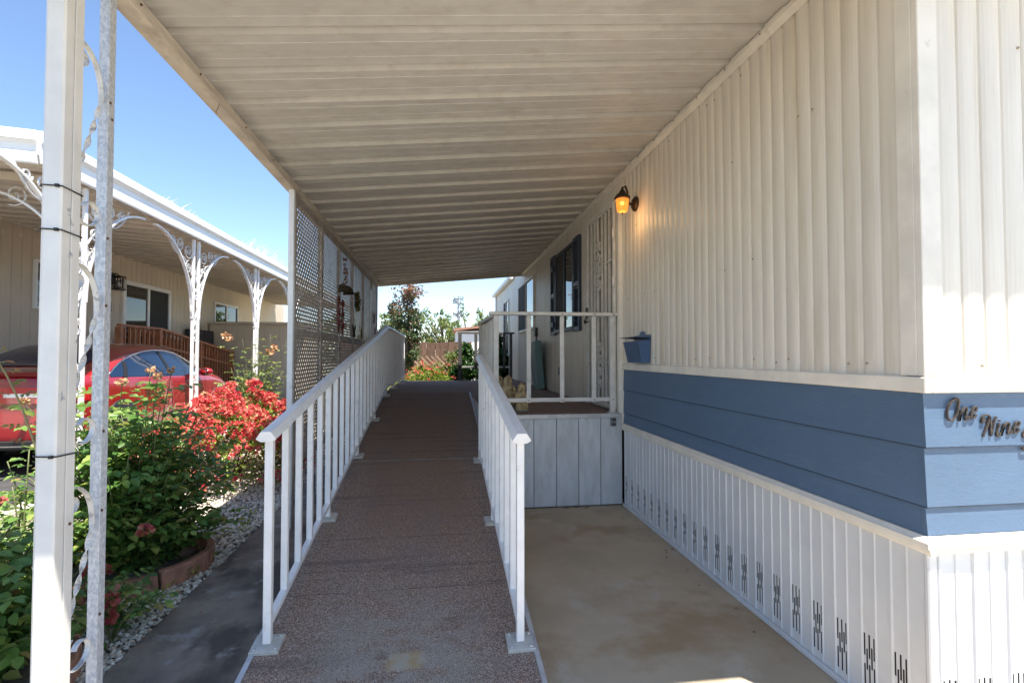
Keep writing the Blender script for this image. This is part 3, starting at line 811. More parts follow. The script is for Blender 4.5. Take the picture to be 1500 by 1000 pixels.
MB().tube([(BX+0.006, 3.15, 2.96), (BX+0.010, 3.13, 2.93), (BX, 3.12, 2.90), (BX+0.010, 3.115, 2.885)], 0.0018, 5).build('wire_hook', M['rust'], aw)
MB().tube([(BX+0.03*math.sin(a), YE+0.035, 2.91+0.03*math.cos(a)) for a in [R(q) for q in range(0, 300, 25)]], 0.003, 5).build('wire_hook', M['rust'], aw)

# ================================================================== CARPORT POST WITH SCROLLS
PXc = -1.294
post = thing('carport_post', 'white ornamental double carport post with twisted scrollwork and black cable ties', 'post', (PXc, 2.0, 0))
def octbar(x0, x1, y0, y1, z0, z1, c=0.012):
    return [(x0+c, y0), (x1-c*0.4, y0), (x1, y0+c*0.4), (x1, y1), (x0, y1), (x0, y0+c)]
fixnormals(MB().prism(octbar(-1.334, -1.264, 1.902, 1.946, 0, 0, 0.016), 'Z', 0.0, 3.03).build('downpipe', M['post'], post))
fixnormals(MB().prism(octbar(-1.318, -1.264, 1.954, 1.994, 0, 0, 0.004), 'Z', 0.0, 2.956).build('upright', M['post'], post))
fixnormals(MB().prism(octbar(-1.316, -1.277, 2.156, 2.195, 0, 0, 0.004), 'Z', 0.0, 2.956).build('upright', M['zinc'], post))
def twist_scroll(zt):
    """S bar: curl at the top by the first upright, over to the second, twisting back down"""
    ya, yb = 1.998, 2.152; sp = yb-ya
    pts = []
    for i in range(25):
        f = i/24; a = R(100-430*f); r = 0.017+0.044*f
        pts.append((PXc, ya+0.019+r*1.35*math.cos(a), zt-0.061+r*math.sin(a)))
    # run down the second upright, then twist back to the first
    last = pts[-1]
    for i in range(1, 8):
        f = i/7
        pts.append((PXc, last[1]+(yb-0.010-last[1])*math.sin(f*math.pi/2), last[2]-0.135*f**1.4))
    n0 = len(pts); last = pts[-1]
    for i in range(1, 29):
        f = i/28
        pts.append((PXc, last[1]+(ya+0.006-last[1])*(f**1.15), last[2]-0.35*f))
    tw = [0.0]*n0+[R(900)*(i/28) for i in range(1, 29)]
    MB().ribbon(pts, (1, 0, 0), 0.019, 0.004, tw).build('twisted_scroll', M['scroll'], post)
def ring_scroll(zc):
    ya, yb = 1.998, 2.152; pts = []
    for i in range(24):
        f = i/23; a = R(150-f*390); r = 0.026+0.054*min(1, f*1.1)
        pts.append((PXc, (ya+yb)/2+0.006+r*1.22*math.cos(a)*0.88, zc+r*0.98*math.sin(a)*0.92))
    MB().ribbon(pts, (1, 0, 0), 0.019, 0.004).build('ring_scroll', M['scroll'], post)
for zt in (2.644, 1.835, 1.035): twist_scroll(zt)
for zc in (2.035, 1.235, 0.430): ring_scroll(zc)
def tie(z, dz=0.0):
    x0, x1, y0, y1 = -1.338, -1.260, 1.898, 1.999
    pts = [(x0, y1, z), (x0, y0+0.016, z), (x0+0.016, y0, z), (x1-0.003, y0, z-0.002), (x1, y0+0.004, z-0.002), (x1, y1, z-0.006+dz)]
    MB().tube(pts, 0.0025, 6, closed=True).box((-1.279, 1.891, z-0.007), (-1.268, 1.900, z+0.003)).build('cable_tie', M['black'], post)
for z in (2.070, 1.922, 1.165): tie(z)
rv = MB()
for (x, yv, z) in ((-1.2765, 2.166, 2.48), (-1.2765, 2.166, 1.95), (-1.2765, 2.166, 1.69), (-1.2765, 2.166, 1.21), (-1.2765, 2.166, 0.91), (-1.2765, 2.166, 0.52), (-1.2635, 1.975, 0.92), (-1.2635, 1.923, 2.76), (-1.2765, 2.179, 2.42)):
    rv.lathe([(0.0, 0.004), (0.005, 0.003), (0.006, 0.0)], (x, yv, z), 8, 'X')
fixnormals(rv.build('rivets', M['rust'], post, kind='stuff'))

# ================================================================== RAMP AND PORCH DECK
SL_, YR = 0.148, 1.90
DK = 0.913
YT = YR+DK/SL_               # top of ramp
def rz(y): return SL_*(y-YR)
ramp = thing('wheelchair_ramp', 'long brown granule covered wheelchair ramp rising to the porch landing', 'ramp', (-0.2, YR, 0))
XL, XR_ = -0.868, 0.462
def ramp_sheet(y0, y1, t=0.022, over=0.0):
    mb = MB()
    mb.prism([(y0, rz(y0)), (y1-0.004, rz(y1-0.004)), (y1-0.004, rz(y1-0.004)-t), (y0, rz(y0)-t)], 'X', XL+0.013, XR_-0.013)
    return mb
fixnormals(ramp_sheet(2.06, 5.12).build('ramp_surface', M['granule'], ramp))
fixnormals(ramp_sheet(5.12, YT).build('ramp_surface', M['granule'], ramp))
fixnormals(MB().prism([(YR-0.01, 0.001), (2.056, rz(2.056)), (2.056, 0.0005)], 'X', XL, XR_).build('toe_plate', M['edge'], ramp))
for (x0, x1) in ((XL-0.012, XL+0.012), (XR_-0.012, XR_+0.012)):
    mb = MB().prism([(2.06, rz(2.06)+0.006), (YT, DK+0.006), (YT, DK-0.10), (2.5, 0.0), (2.06, 0.0)], 'X', x0, x1)
    fixnormals(mb.build('edge_strip', M['edge'], ramp))
MB().bar((XL+0.014, 5.12, rz(5.12)+0.003), (XR_-0.014, 5.12, rz(5.12)+0.003), 0.014, 0.005, (0, 0, 1)).build('joint_strip', M['joint'], ramp)
sup = MB()
for yv in (4.0, 5.2, 6.5, 7.8):
    for xv in (XL+0.06, XR_-0.06): sup.box((xv-0.04, yv-0.04, 0.0), (xv+0.04, yv+0.04, rz(yv)-0.04))
sup.build('support_leg', M['board'], ramp)

deck = thing('porch_deck', 'raised porch deck with brown surface and grooved white front boards', 'deck', (1.2, 4.97, 0))
YD0, YD1 = 4.975, 12.0
MB().box((XR_+0.014, YD0+0.01, DK-0.03), (WX-0.02, YD1, DK+0.001)).build('deck_surface', M['granule'], deck)
MB().box((XL, YT+0.002, DK-0.03), (XR_+0.0135, YD1, DK)).build('landing_surface', M['granule'], deck)
MB().box((XR_+0.013, YD0-0.022, DK-0.038), (WX-0.004, YD0+0.009, DK+0.004), 0.003).build('edge_trim', M['edge'], deck)
xb = WX-0.012
k = 0
while xb > XR_+0.05:
    x0 = max(XR_+0.014, xb-0.226)
    MB().box((x0+0.003, YD0, 0.012), (xb-0.003, YD0+0.018, DK-0.039), 0.002).build('skirt_board', M['board'], deck)
    xb -= 0.226
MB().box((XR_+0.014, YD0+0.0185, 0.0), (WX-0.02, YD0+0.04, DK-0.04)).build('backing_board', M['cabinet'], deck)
MB().box((XL, YD1-0.03, 0.0), (WX-0.02, YD1-0.002, DK-0.031)).box((XL, YT, 0), (XL+0.02, YD1-0.031, DK-0.031)).box((XR_+0.0145, YD0+0.041, 0), (XR_+0.03, YD1-0.031, DK-0.031)).build('side_skirt', M['board'], deck)
ob = MB().box((1.69, YD0-0.035, 0.79), (1.745, YD0-0.0005, 0.875), 0.006)
ob = ob.build('outlet_box', M['greybox'], deck)
MB().box((1.700, YD0-0.040, 0.845), (1.735, YD0-0.0355, 0.865)).box((1.700, YD0-0.040, 0.803), (1.735, YD0-0.0355, 0.823)).build('socket', M['cabinet'], ob)

# ---- railings
def cap_poly(w=0.092, h=0.040):
    return [(-w/2, 0.004), (-w/2+0.022, h*0.95), (-w/2+0.03, h), (w/2-0.03, h), (w/2-0.022, h*0.95), (w/2, 0.004), (w/2-0.022, -0.010), (-w/2+0.022, -0.010)]
def cap_rail(path, w=0.092, h=0.040):
    """handrail of constant section along a list of points in one vertical plane or level"""
    mb = MB(); poly = cap_poly(w, h); n = len(poly); path = [Vector(p) for p in path]; vs = []; fs = []
    for i, p in enumerate(path):
        if i == 0: d = path[1]-p
        elif i == len(path)-1: d = p-path[i-1]
        else: d = (path[i+1]-p).normalized()+(p-path[i-1]).normalized()
        d.normalize(); side = d.cross(Vector((0, 0, 1))).normalized(); up = side.cross(d)
        if i in (0, len(path)-1): up = up
        for (a, b) in poly: vs.append(p+side*a+up*b)
    for i in range(len(path)-1):
        for k in range(n):
            l = (k+1) % n
            fs.append((i*n+k, i*n+l, (i+1)*n+l, (i+1)*n+k))
    fs.append(tuple(range(n))[::-1]); fs.append(tuple((len(path)-1)*n+k for k in range(n)))
    mb.add(vs, fs)
    return mb
PW = 0.0375
proto = {}
def vbar(name, parent, x, yv, z0, z1, w, mat):
    key = (round(z1-z0, 3), w, mat.name)
    if key in proto: return part(proto[key], name, parent, (x, yv, z0))
    o = MB().box((x-w/2, yv-w/2, z0), (x+w/2, yv+w/2, z1), 0.003).build(name, mat, parent, loc=(x, yv, z0))
    proto[key] = o; return o
pl0 = []
def base_plate(parent, x, yv, slope):
    mb = MB()
    dz = slope
    z = rz(yv) if slope else DK
    d = Vector((0, 1, slope)).normalized(); up = Vector((0, -slope, 1)).normalized()
    c = Vector((x, yv, z))
    mb.obox(c+up*0.004, Vector((0.066, 0, 0)), d*0.062, up*0.004).obox(c+up*0.0125, Vector((0.066, 0, 0)), d*0.062, up*0.0045, 0.002)
    p = mb.build('base_plate', M['plate'], parent, loc=c)
    bo = MB()
    for i in (-1, 1):
        for j in (-1, 1):
            q = c+Vector((0.048*i, 0, 0))+d*0.044*j+up*0.017
            bo.lathe([(0.009, 0.0), (0.009, 0.005), (0.005, 0.0075), (0.0, 0.008)], q, 8)
    bo.build('bolt', M['alu'], p)
HR = 1.0
def ramp_railing(label, x, y0, posts, yend, ext):
    r = thing('ramp_railing', label, 'railing', (x, y0, rz(y0)), 'white metal railings along the ramp')
    if not ext: top = [(x, y0-0.06, rz(y0-0.06)+HR), (x, yend, rz(yend)+HR)]
    else:
        top = [(x, y0-0.06, rz(y0-0.06)+HR), (x, YT-0.05, DK+HR), (x, ext, DK+HR-0.01)]
    cap_rail(top).build('handrail', M['white'], r)
    # bottom rail
    for (ya, yb2, fl) in ([(y0+PW/2, yend, False)] if not ext else [(y0+PW/2, YT-0.05, False), (YT-0.05, ext-0.03, True)]):
        za = (rz(ya) if not fl else DK)+0.105; zb = (rz(yb2) if not fl else DK)+0.105
        MB().bar((x, ya, za), (x, yb2, zb), 0.036, 0.030, (0, 0, 1), 0.003).build('bottom_rail', M['white'], r)
    for yp in posts:
        z = rz(yp) if yp < YT else DK
        vbar('post', r, x, yp, z+0.017, z+HR-0.006, PW, M['white'])
        base_plate(r, x, yp, SL_ if yp < YT else 0)
    yb = y0; i = 0; step = (posts[1]-posts[0])/5
    while True:
        yb = y0+step*(i+1); i += 1
        if yb > (ext or yend)-0.05: break
        if min(abs(yb-p) for p in posts) < 0.06: continue
        z = min(rz(yb), DK)
        vbar('baluster', r, x, yb, z+0.118, z+HR-0.006, 0.032 if yb > 6 else 0.034, M['white'])
    return r
ramp_railing('white ramp railing on the left, running past the bend along the landing', -0.815, 2.63, [2.63+1.314*i for i in range(5)]+[9.2, 10.5, 11.8], None, 11.86)
ramp_railing('short white ramp railing on the right, ending where the porch deck begins', 0.392, 2.515, [2.515+1.262*i for i in range(3)], 5.10, None)

pr = thing('porch_railing', 'white porch railing with wide spaced posts above the deck front', 'railing', (0.53, 5.02, DK))
TR = 1.90
MB().box((0.475, 5.0-0.03, TR-0.005), (1.79, 5.05, TR+0.028), 0.004).build('top_rail', M['oldwhite'], pr)
MB().box((0.57, 5.01, 1.035), (1.70, 5.038, 1.075), 0.003).build('bottom_rail', M['oldwhite'], pr)
for (xp, w) in ((0.545, 0.05), (0.868, 0.044), (1.205, 0.044), (1.535, 0.044)):
    MB().box((xp-w/2, 5.012, 1.036 if xp > 0.6 else DK), (xp+w/2, 5.012+0.04, TR-0.0055), 0.003).build('post', M['oldwhite'], pr) if xp < 0.6 else \
        MB().box((xp-w/2, 4.996, 1.030), (xp+w/2, 5.0095, TR-0.0055), 0.003).build('post', M['oldwhite'], pr)
MB().box((1.705, 5.0, DK+0.012), (1.757, 5.045, TR-0.0055), 0.003).box((1.69, 4.985, DK+0.001), (1.772, 5.06, DK+0.0115)).build('post', M['oldwhite'], pr)
bo = MB()
for xp in (0.868, 1.205, 1.535, 1.731):
    for z in (1.053, TR+0.010): bo.lathe([(0.0, -0.006), (0.006, -0.004), (0.006, 0.0)], (xp, 4.995 if z < 1.2 else 4.969, z), 8, 'Y')
fixnormals(bo.build('bolt', M['rust'], pr))
# return run beside the ramp
MB().bar((0.545, 5.054, TR-0.004), (0.545, 6.95, TR+0.028), 0.07, 0.036, (0, 0, 1), 0.004).build('side_rail', M['oldwhite'], pr)
MB().bar((0.545, 5.054, 1.035), (0.545, 6.95, 1.035), 0.030, 0.036).build('bottom_rail', M['oldwhite'], pr)
for i in range(7):
    yv = 5.20+i*0.262
    vbar('baluster', pr, 0.545, yv, 1.055, TR-0.024, 0.036, M['oldwhite'])
MB().box((0.520, 6.93, DK), (0.570, 6.98, TR+0.0), 0.003).build('post', M['oldwhite'], pr)

er = thing('end_railing', 'dark brown railing across the far end of the porch deck', 'railing', (1.2, 11.9, DK))
MB().box((0.405, 11.87, 1.995), (1.72, 11.935, 2.033), 0.004).build('top_rail', M['darkrail'], er)
MB().box((0.50, 11.885, 1.205), (1.67, 11.913, 1.243), 0.003).build('bottom_rail', M['oldwhite'], er)
for (xp, w, dx_) in ((0.448, 0.080, 0), (0.815, 0.070, 1), (1.475, 0.057, 1), (1.64, 0.057, 0)):
    MB().box((xp-w/2, 11.865 if not dx_ else 11.858, DK+0.0005 if not dx_ else 1.17), (xp+w/2, 11.93 if not dx_ else 11.8845, 1.9945), 0.003).build('post', M['darkrail'], er)
# ================================================================== LATTICE SCREEN
LX = -1.305  # screen and its ornaments: positions and sizes scaled down about the camera
ls = thing('lattice_screen', 'grey lattice privacy screen with posts under the awning beam beside the ramp', 'lattice screen', (LX, 4.70, 0))
MB().box((LX-0.018, 4.685, 0.0), (LX+0.030, 4.733, 2.956), 0.004).build('post', M['white'], ls)
MB().box((LX-0.026, 4.750, 0.0), (LX+0.018, 4.824, 2.956), 0.004).build('post', M['lattice'], ls)
LY = [4.824, 5.846, 6.873, 7.90, 8.926, 9.953, 10.823]
for i, yv in enumerate(LY[1:]):
    MB().box((LX-0.026, yv-0.039, 0.0), (LX+0.018, yv+0.039, 2.956), 0.004).build('post', M['lattice'], ls)
for i in range(6):
    a = LY[i]+(0.0395 if i else 0.0005); b = LY[i+1]-0.0395
    for z in (0.50, 1.674, 2.882):
        MB().box((LX-0.022, a, z), (LX+0.011, b, z+0.065), 0.003).build('rail', M['lattice'], ls)
    mb = MB(); sp = 0.053; w = 0.0272; z0, z1 = 0.51, 2.92
    for sg, xo in ((1, -0.0016), (-1, 0.0017)):
        # slats z = sg*y + c clipped to the bay
        c = (z0-b if sg > 0 else z0+a); cmax = (z1-a if sg > 0 else z1+b)
        c += sp*0.7
        while c < cmax:
            ys = [a, b]
            ya = max(a, (z0-c) if sg > 0 else (c-z1)); yb = min(b, (z1-c) if sg > 0 else (c-z0))
            if yb-ya > 0.03:
                p0 = Vector((LX+xo, ya, sg*ya+c)); p1 = Vector((LX+xo, yb, sg*yb+c))
                d = (p1-p0); n = Vector((0, -d.z, d.y)).normalized()
                mb.obox((p0+p1)/2, d/2, n*w/2, Vector((0.0015, 0, 0)))
            c += sp*1.4142
    mb.build('lattice_panel', M['lattice'], ls, kind='stuff')

# things hanging on the screen
def lath_pt(y, z, o=0.03): return Vector((LX+0.025+o, y, z))
hb = thing('hanging_basket', 'dark half round basket hung on the lattice by a metal strap', 'basket', (LX+0.03, 6.83, 2.24))
mb = MB(); prof = []
vs = []; fs = []
for i in range(7):
    th = math.pi/2*i/6
    for k in range(13):
        ph = -math.pi/2+math.pi*k/12
        r = 0.165*math.cos(th)
        vs.append((LX+0.03+r*math.cos(ph), 6.83+r*math.sin(ph), 2.300+0.113*math.sin(th)))
for i in range(6):
    for k in range(12): fs.append((i*13+k, i*13+k+1, (i+1)*13+k+1, (i+1)*13+k))
mb.add(vs, fs)
fixnormals(mb.build('bowl', M['coir'], hb))
MB().tube([(LX+0.03+0.170*math.cos(t), 6.83+0.170*math.sin(t), 2.300) for t in [R(-90+15*k) for k in range(13)]], 0.006, 6).build('rim', M['black'], hb)
MB().box((LX+0.021, 6.78, 2.37), (LX+0.028, 6.823, 2.85)).build('strap', M['alu'], hb)
mb = MB()
for k in range(60):
    c = Vector((LX+0.06+0.05*random.random(), 6.83+random.uniform(-0.05, 0.06), 2.41+0.35*random.random()))
    d = Vector((random.uniform(-1, 1), random.uniform(-1, 1), random.uniform(-1, 1))).normalized()*0.022; e = d.orthogonal().normalized()*0.012
    mb.add([c-d, c+e, c+d, c-e], [(0, 1, 2, 3)])
mb.build('dried_flowers', M['copper_leaf'], hb, kind='stuff')
wr = thing('wall_wreath', 'round yellow green wreath hung high on the lattice screen', 'wreath', (LX+0.05, 8.05, 2.31))
mb = MB()
for k in range(170):
    a = random.random()*6.283; r = 0.14*(0.4+0.6*random.random()**0.5)
    c = Vector((LX+0.05+random.uniform(-0.02, 0.03), 8.05+r*math.cos(a), 2.31+r*math.sin(a)))
    d = Vector((random.uniform(-.6, .6), random.uniform(-1, 1), random.uniform(-1, 1))).normalized()*0.03; e = d.orthogonal().normalized()*0.012
    mb.add([c-d, c+e, c+d, c-e], [(0, 1, 2, 3)])
mb.build('leaves', leaf_mat('wreath_leaf', [(0, (0.04, 0.05, 0.015)), (0.6, (0.12, 0.12, 0.02)), (1, (0.32, 0.26, 0.03))]), wr, kind='stuff')
MB().tube([(LX+0.05, 8.05+0.095*math.cos(t), 2.31+0.095*math.sin(t)) for t in [R(30*k) for k in range(12)]], 0.012, 6, closed=True).build('ring', M['bark'], wr)
for (yv, z, lab) in ((6.68, 1.935, 'rust red long ornament on the lattice below the basket, nearer of the pair'), (6.94, 1.918, 'rust red long ornament on the lattice below the basket, farther of the pair')):
    t = thing('wall_ornament', lab, 'ornament', (LX+0.04, yv, z), 'metal ornaments on the lattice')
    mb = MB()
    prf = [(-0.055, 0.0), (-0.07, 0.12), (-0.03, 0.20), (-0.06, 0.30), (0, 0.36), (0.06, 0.30), (0.03, 0.20), (0.07, 0.12), (0.055, 0.0), (0.02, -0.12), (0, -0.17), (-0.02, -0.12)]
    mb.prism([(yv+0.87*a, z+0.87*b) for (a, b) in prf], 'X', LX+0.026, LX+0.045)
    fixnormals(mb.build('ornament_plate', M['metalred'], t))
    for b in (0.28, 0.12, -0.04): MB().ball((LX+0.05, yv, z+0.87*b), (0.011, 0.024, 0.035), 8, 5).build('boss', M['metalred'], t)
def butterfly(name, lab, yv, z, s, mat, mat2):
    t = thing(name, lab, 'ornament', (LX+0.05, yv, z), 'metal ornaments on the lattice')
    for sg in (-1, 1):
        mb = MB()
        mb.prism([(yv+sg*a*s, z+b*s) for (a, b) in ((0.02, 0.02), (0.10, 0.15), (0.20, 0.17), (0.22, 0.08), (0.12, 0.0), (0.17, -0.08), (0.12, -0.15), (0.04, -0.10), (0.015, -0.02))], 'X', LX+0.04, LX+0.048)
        fixnormals(mb.build('wing', mat, t))
    MB().ball((LX+0.05, yv, z), (0.012, 0.014*s*2, 0.11*s), 8, 6).build('body', mat2, t)
butterfly('butterfly_ornament', 'yellow metal butterfly ornament below the wreath on the lattice', 8.48, 1.848, 0.7, M['gold'], M['black'])
butterfly('butterfly_ornament', 'dark metal butterfly ornament beside the yellow one on the lattice', 7.79, 1.848, 0.62, M['coir'], M['black'])
for i, (yv, z, m_, lab) in enumerate(((10.05, 2.196, 'terracotta', 'orange brown butterfly, topmost of the cluster on the last lattice bay'), (10.22, 1.935, 'metalred', 'dark red butterfly just below the topmost one of the cluster'),
        (10.53, 1.892, 'oldwhite', 'off white butterfly of the cluster, by the last lattice post'), (10.18, 1.640, 'alu', 'silver butterfly in the middle of the cluster'), (10.44, 1.483, 'metalred', 'dark red butterfly below the silver one of the cluster'),
        (10.01, 1.326, 'gold', 'brassy butterfly at the lower near side of the cluster'), (10.57, 1.239, 'coir', 'dark brown butterfly, lowest of the cluster'))):
    t = thing('butterfly_ornament', lab, 'ornament', (LX+0.05, yv, z), 'butterfly cluster on the last lattice bay')
    for sg in (-1, 1):
        mb = MB(); s = 0.74
        mb.prism([(yv+sg*a*s, z+b*s) for (a, b) in ((0.02, 0.02), (0.10, 0.15), (0.20, 0.17), (0.22, 0.08), (0.12, 0.0), (0.17, -0.08), (0.12, -0.15), (0.04, -0.10), (0.015, -0.02))], 'X', LX+0.04, LX+0.048)
        fixnormals(mb.build('wing', M[m_], t))
    MB().ball((LX+0.05, yv, z), (0.012, 0.02, 0.09), 8, 5).build('body', M['black'], t)
mb = MB().box((LX+0.021, 7.85, 2.18), (LX+0.027, 7.90, 2.82)); o = mb.build('hanging_strap', M['alu'], None, loc=(LX+0.024, 7.875, 2.18)); tag(o, 'pale metal strap on the lattice just before the wreath', 'strap', 'metal straps on the lattice')
mb = MB().box((LX+0.021, 9.73, 1.59), (LX+0.027, 9.78, 2.72)); o = mb.build('hanging_strap', M['alu'], None, loc=(LX+0.024, 9.755, 1.59)); tag(o, 'long pale metal strap on the lattice before the butterfly cluster', 'strap', 'metal straps on the lattice')

# ================================================================== LAMP, MAILBOX, LETTERS
lx, ly, lz = 1.640, 4.455, 2.86
lamp = thing('wall_lamp', 'lit bronze wall lantern with amber glass beside the security door', 'lamp', (WX, ly, lz))
fixnormals(MB().lathe([(0.0, -0.050), (0.045, -0.046), (0.062, -0.034), (0.070, -0.024), (0.070, -0.012)], (WX, ly+0.12, lz+0.06), 20, 'X').build('wall_plate', M['bronze'], lamp))
MB().tube([(WX-0.04, ly+0.12, lz+0.06), (WX-0.08, ly+0.10, lz+0.05), (WX-0.115, ly+0.06, lz+0.08), (WX-0.13, ly+0.03, lz+0.14), (WX-0.155, ly+0.01, lz+0.185), (lx, ly, lz+0.165)], 0.010, 8).build('arm', M['bronze'], lamp)
fixnormals(MB().lathe([(0.0, 0.165), (0.010, 0.162), (0.013, 0.148), (0.022, 0.140), (0.028, 0.122), (0.046, 0.110), (0.071, 0.080), (0.074, 0.068), (0.066, 0.064), (0.0, 0.063)], (lx, ly, lz), 22).build('cap', M['bronze'], lamp))
fixnormals(MB().lathe([(0.058, 0.062), (0.059, 0.05), (0.054, 0.0), (0.048, -0.042), (0.039, -0.056), (0.016, -0.060), (0.0, -0.060)], (lx, ly, lz), 22).build('glass_shade', M['lampglass'], lamp))
MB().ball((lx, ly, lz+0.025), 0.018, 10, 8).build('bulb', M['bulb'], lamp)
MB().lathe([(0.0, -0.061), (0.009, -0.063), (0.005, -0.078), (0.0, -0.088)], (lx, ly, lz), 10).build('finial', M['bronze'], lamp)
pl = bpy.data.lights.new('lamp_light', 'POINT'); pl.energy = 0.8; pl.color = (1.0, 0.55, 0.2); pl.shadow_soft_size = 0.06
plo = bpy.data.objects.new('lamp_light', pl); COL.objects.link(plo); plo.parent = lamp; plo.location = (lx-WX, 0, -0.11)

mbx = thing('mailbox', 'blue wall mailbox with its lid propped open, above the belt trim', 'mailbox', (WX, 4.43, 1.43))
ma, mz = 4.43, 1.432
X1 = WX-0.018
mb = MB()
def quad_box(y0b, y1b, y0t, y1t, xb, xt, z0, z1):
    # tapering open box against the wall, walls 3 mm
    vs = [(X1, y0b, z0), (X1, y1b, z0), (xb, y1b, z0), (xb, y0b, z0), (X1, y0t, z1), (X1, y1t, z1), (xt, y1t, z1-0.01), (xt, y0t, z1-0.01)]
    t = 0.003
    vi = [(X1-t, y0b+t, z0+t), (X1-t, y1b-t, z0+t), (xb+t, y1b-t, z0+t), (xb+t, y0b+t, z0+t), (X1-t, y0t+t, z1), (X1-t, y1t-t, z1), (xt+t, y1t-t, z1-0.01), (xt+t, y0t+t, z1-0.01)]
    return MB().add(vs+vi, [(3,2,1,0),(0,1,5,4),(1,2,6,5),(2,3,7,6),(3,0,4,7),(8,9,10,11),(12,13,9,8),(13,14,10,9),(14,15,11,10),(15,12,8,11),(4,5,13,12),(5,6,14,13),(6,7,15,14),(7,4,12,15)])
bx = quad_box(ma-0.165, ma+0.165, ma-0.185, ma+0.185, X1-0.075, X1-0.115, mz, mz+0.20).build('box', M['mailblue'], mbx)
bp = [(ma-0.185, mz+0.19), (ma+0.185, mz+0.19), (ma+0.185, mz+0.245), (ma+0.07, mz+0.25)]
bp += [(ma+0.055*math.cos(R(a)), mz+0.250+0.034*math.sin(R(a))) for a in range(0, 181, 20)]
bp += [(ma-0.07, mz+0.25), (ma-0.185, mz+0.245)]
fixnormals(MB().prism(bp, 'X', X1+0.004, X1-0.004).build('back_plate', M['mailblue'], mbx))
MB().obox((X1-0.075, ma, mz+0.222), (0.075, 0, -0.004), (0, 0.188, 0), (0.0002, 0, 0.0025), 0.001).build('lid', M['shutter'], mbx)
MB().tube([(X1-0.118, ma+0.10, mz+0.19), (X1-0.122, ma+0.10, mz+0.235), (X1-0.118, ma+0.085, mz+0.20), (X1-0.122, ma+0.075, mz+0.23)], 0.003, 6).build('clip', M['alu'], mbx)
MB().obox((X1-0.1135, ma+0.06, mz+0.13), (0.001, 0, 0), (0, 0.003, 0), (0, 0, 0.05)).build('seam', M['mailblue'], mbx)

# script lettering on the front wall: pen strokes in pixel coordinates of a zoomed image crop, right and down
LXO, LZO, LS = 1.877, 1.396, 0.0003605*0.995
def word(name, label, strokes, y=WY-0.0115):
    t = thing(name, label, 'lettering', (LXO, y, LZO), 'house number words on the front wall')
    for st in strokes:
        # smooth the pen path
        P = [Vector((a, b)) for a, b in st]; Q = []
        for i in range(len(P)-1):
            p0 = P[max(i-1, 0)]; p1 = P[i]; p2 = P[i+1]; p3 = P[min(i+2, len(P)-1)]
            for k in range(4):
                u = k/4
                Q.append(0.5*((2*p1)+(-p0+p2)*u+(2*p0-5*p1+4*p2-p3)*u*u+(-p0+3*p1-3*p2+p3)*u*u*u))
        Q.append(P[-1])
        n = len(Q); w = 12.5*LS; vs = []; fs = []
        pts = [Vector((LXO+q.x*LS, y, LZO-q.y*LS)) for q in Q]
        for i in range(n):
            d = (pts[min(i+1, n-1)]-pts[max(i-1, 0)]).normalized(); s = Vector((d.z, 0, -d.x))
            ww = w*(0.62+0.55*abs(d.z)) * (0.75 if i in (0, n-1) else 1)
            vs += [pts[i]+s*ww, pts[i]-s*ww, pts[i]-s*ww*0.6+Vector((0, -0.006, 0)), pts[i]+s*ww*0.6+Vector((0, -0.006, 0))]
        for i in range(n-1):
            for k in range(4):
                l = (k+1) % 4; fs.append((i*4+k, i*4+l, (i+1)*4+l, (i+1)*4+k))
        fs.append((3, 2, 1, 0)); fs.append(tuple((n-1)*4+k for k in range(4)))
        fixnormals(MB().add(vs, fs).build('letter', M['letter'], t))
word('house_number_lettering', 'script metal word One on the blue front board', [
    [(215, 195), (190, 185), (150, 200), (110, 260), (95, 340), (120, 400), (165, 395), (210, 330), (232, 250), (235, 190), (210, 168), (175, 180)],
    [(262, 290), (255, 340), (238, 410), (262, 330), (300, 275), (330, 275), (325, 330), (315, 390), (340, 395), (365, 360)],
    [(395, 335), (440, 310), (455, 270), (425, 268), (392, 315), (382, 370), (410, 385), (450, 345)]])
word('house_number_lettering', 'script metal word Nine on the blue front board', [
    [(560, 400), (530, 430), (518, 420), (530, 370), (580, 350), (612, 370), (590, 440), (560, 510), (525, 580)],
    [(612, 372), (625, 440), (622, 520), (625, 572), (648, 500), (672, 420), (698, 372)],
    [(735, 440), (715, 500), (695, 560), (715, 580), (740, 545)], [(735, 410), (740, 424)],
    [(790, 450), (775, 510), (752, 575), (785, 490), (830, 440), (860, 450), (850, 500), (838, 550), (862, 555), (890, 520)],
    [(920, 500), (970, 475), (988, 435), (955, 432), (920, 480), (912, 535), (945, 550), (985, 505)]])
word('house_number_lettering', 'script metal letter starting the third word, cut by the picture edge', [
    [(1180, 520), (1160, 500), (1100, 505), (1040, 545), (1032, 590), (1080, 610), (1140, 640), (1150, 690), (1100, 735), (1050, 740), (1022, 720), (1032, 700)]])

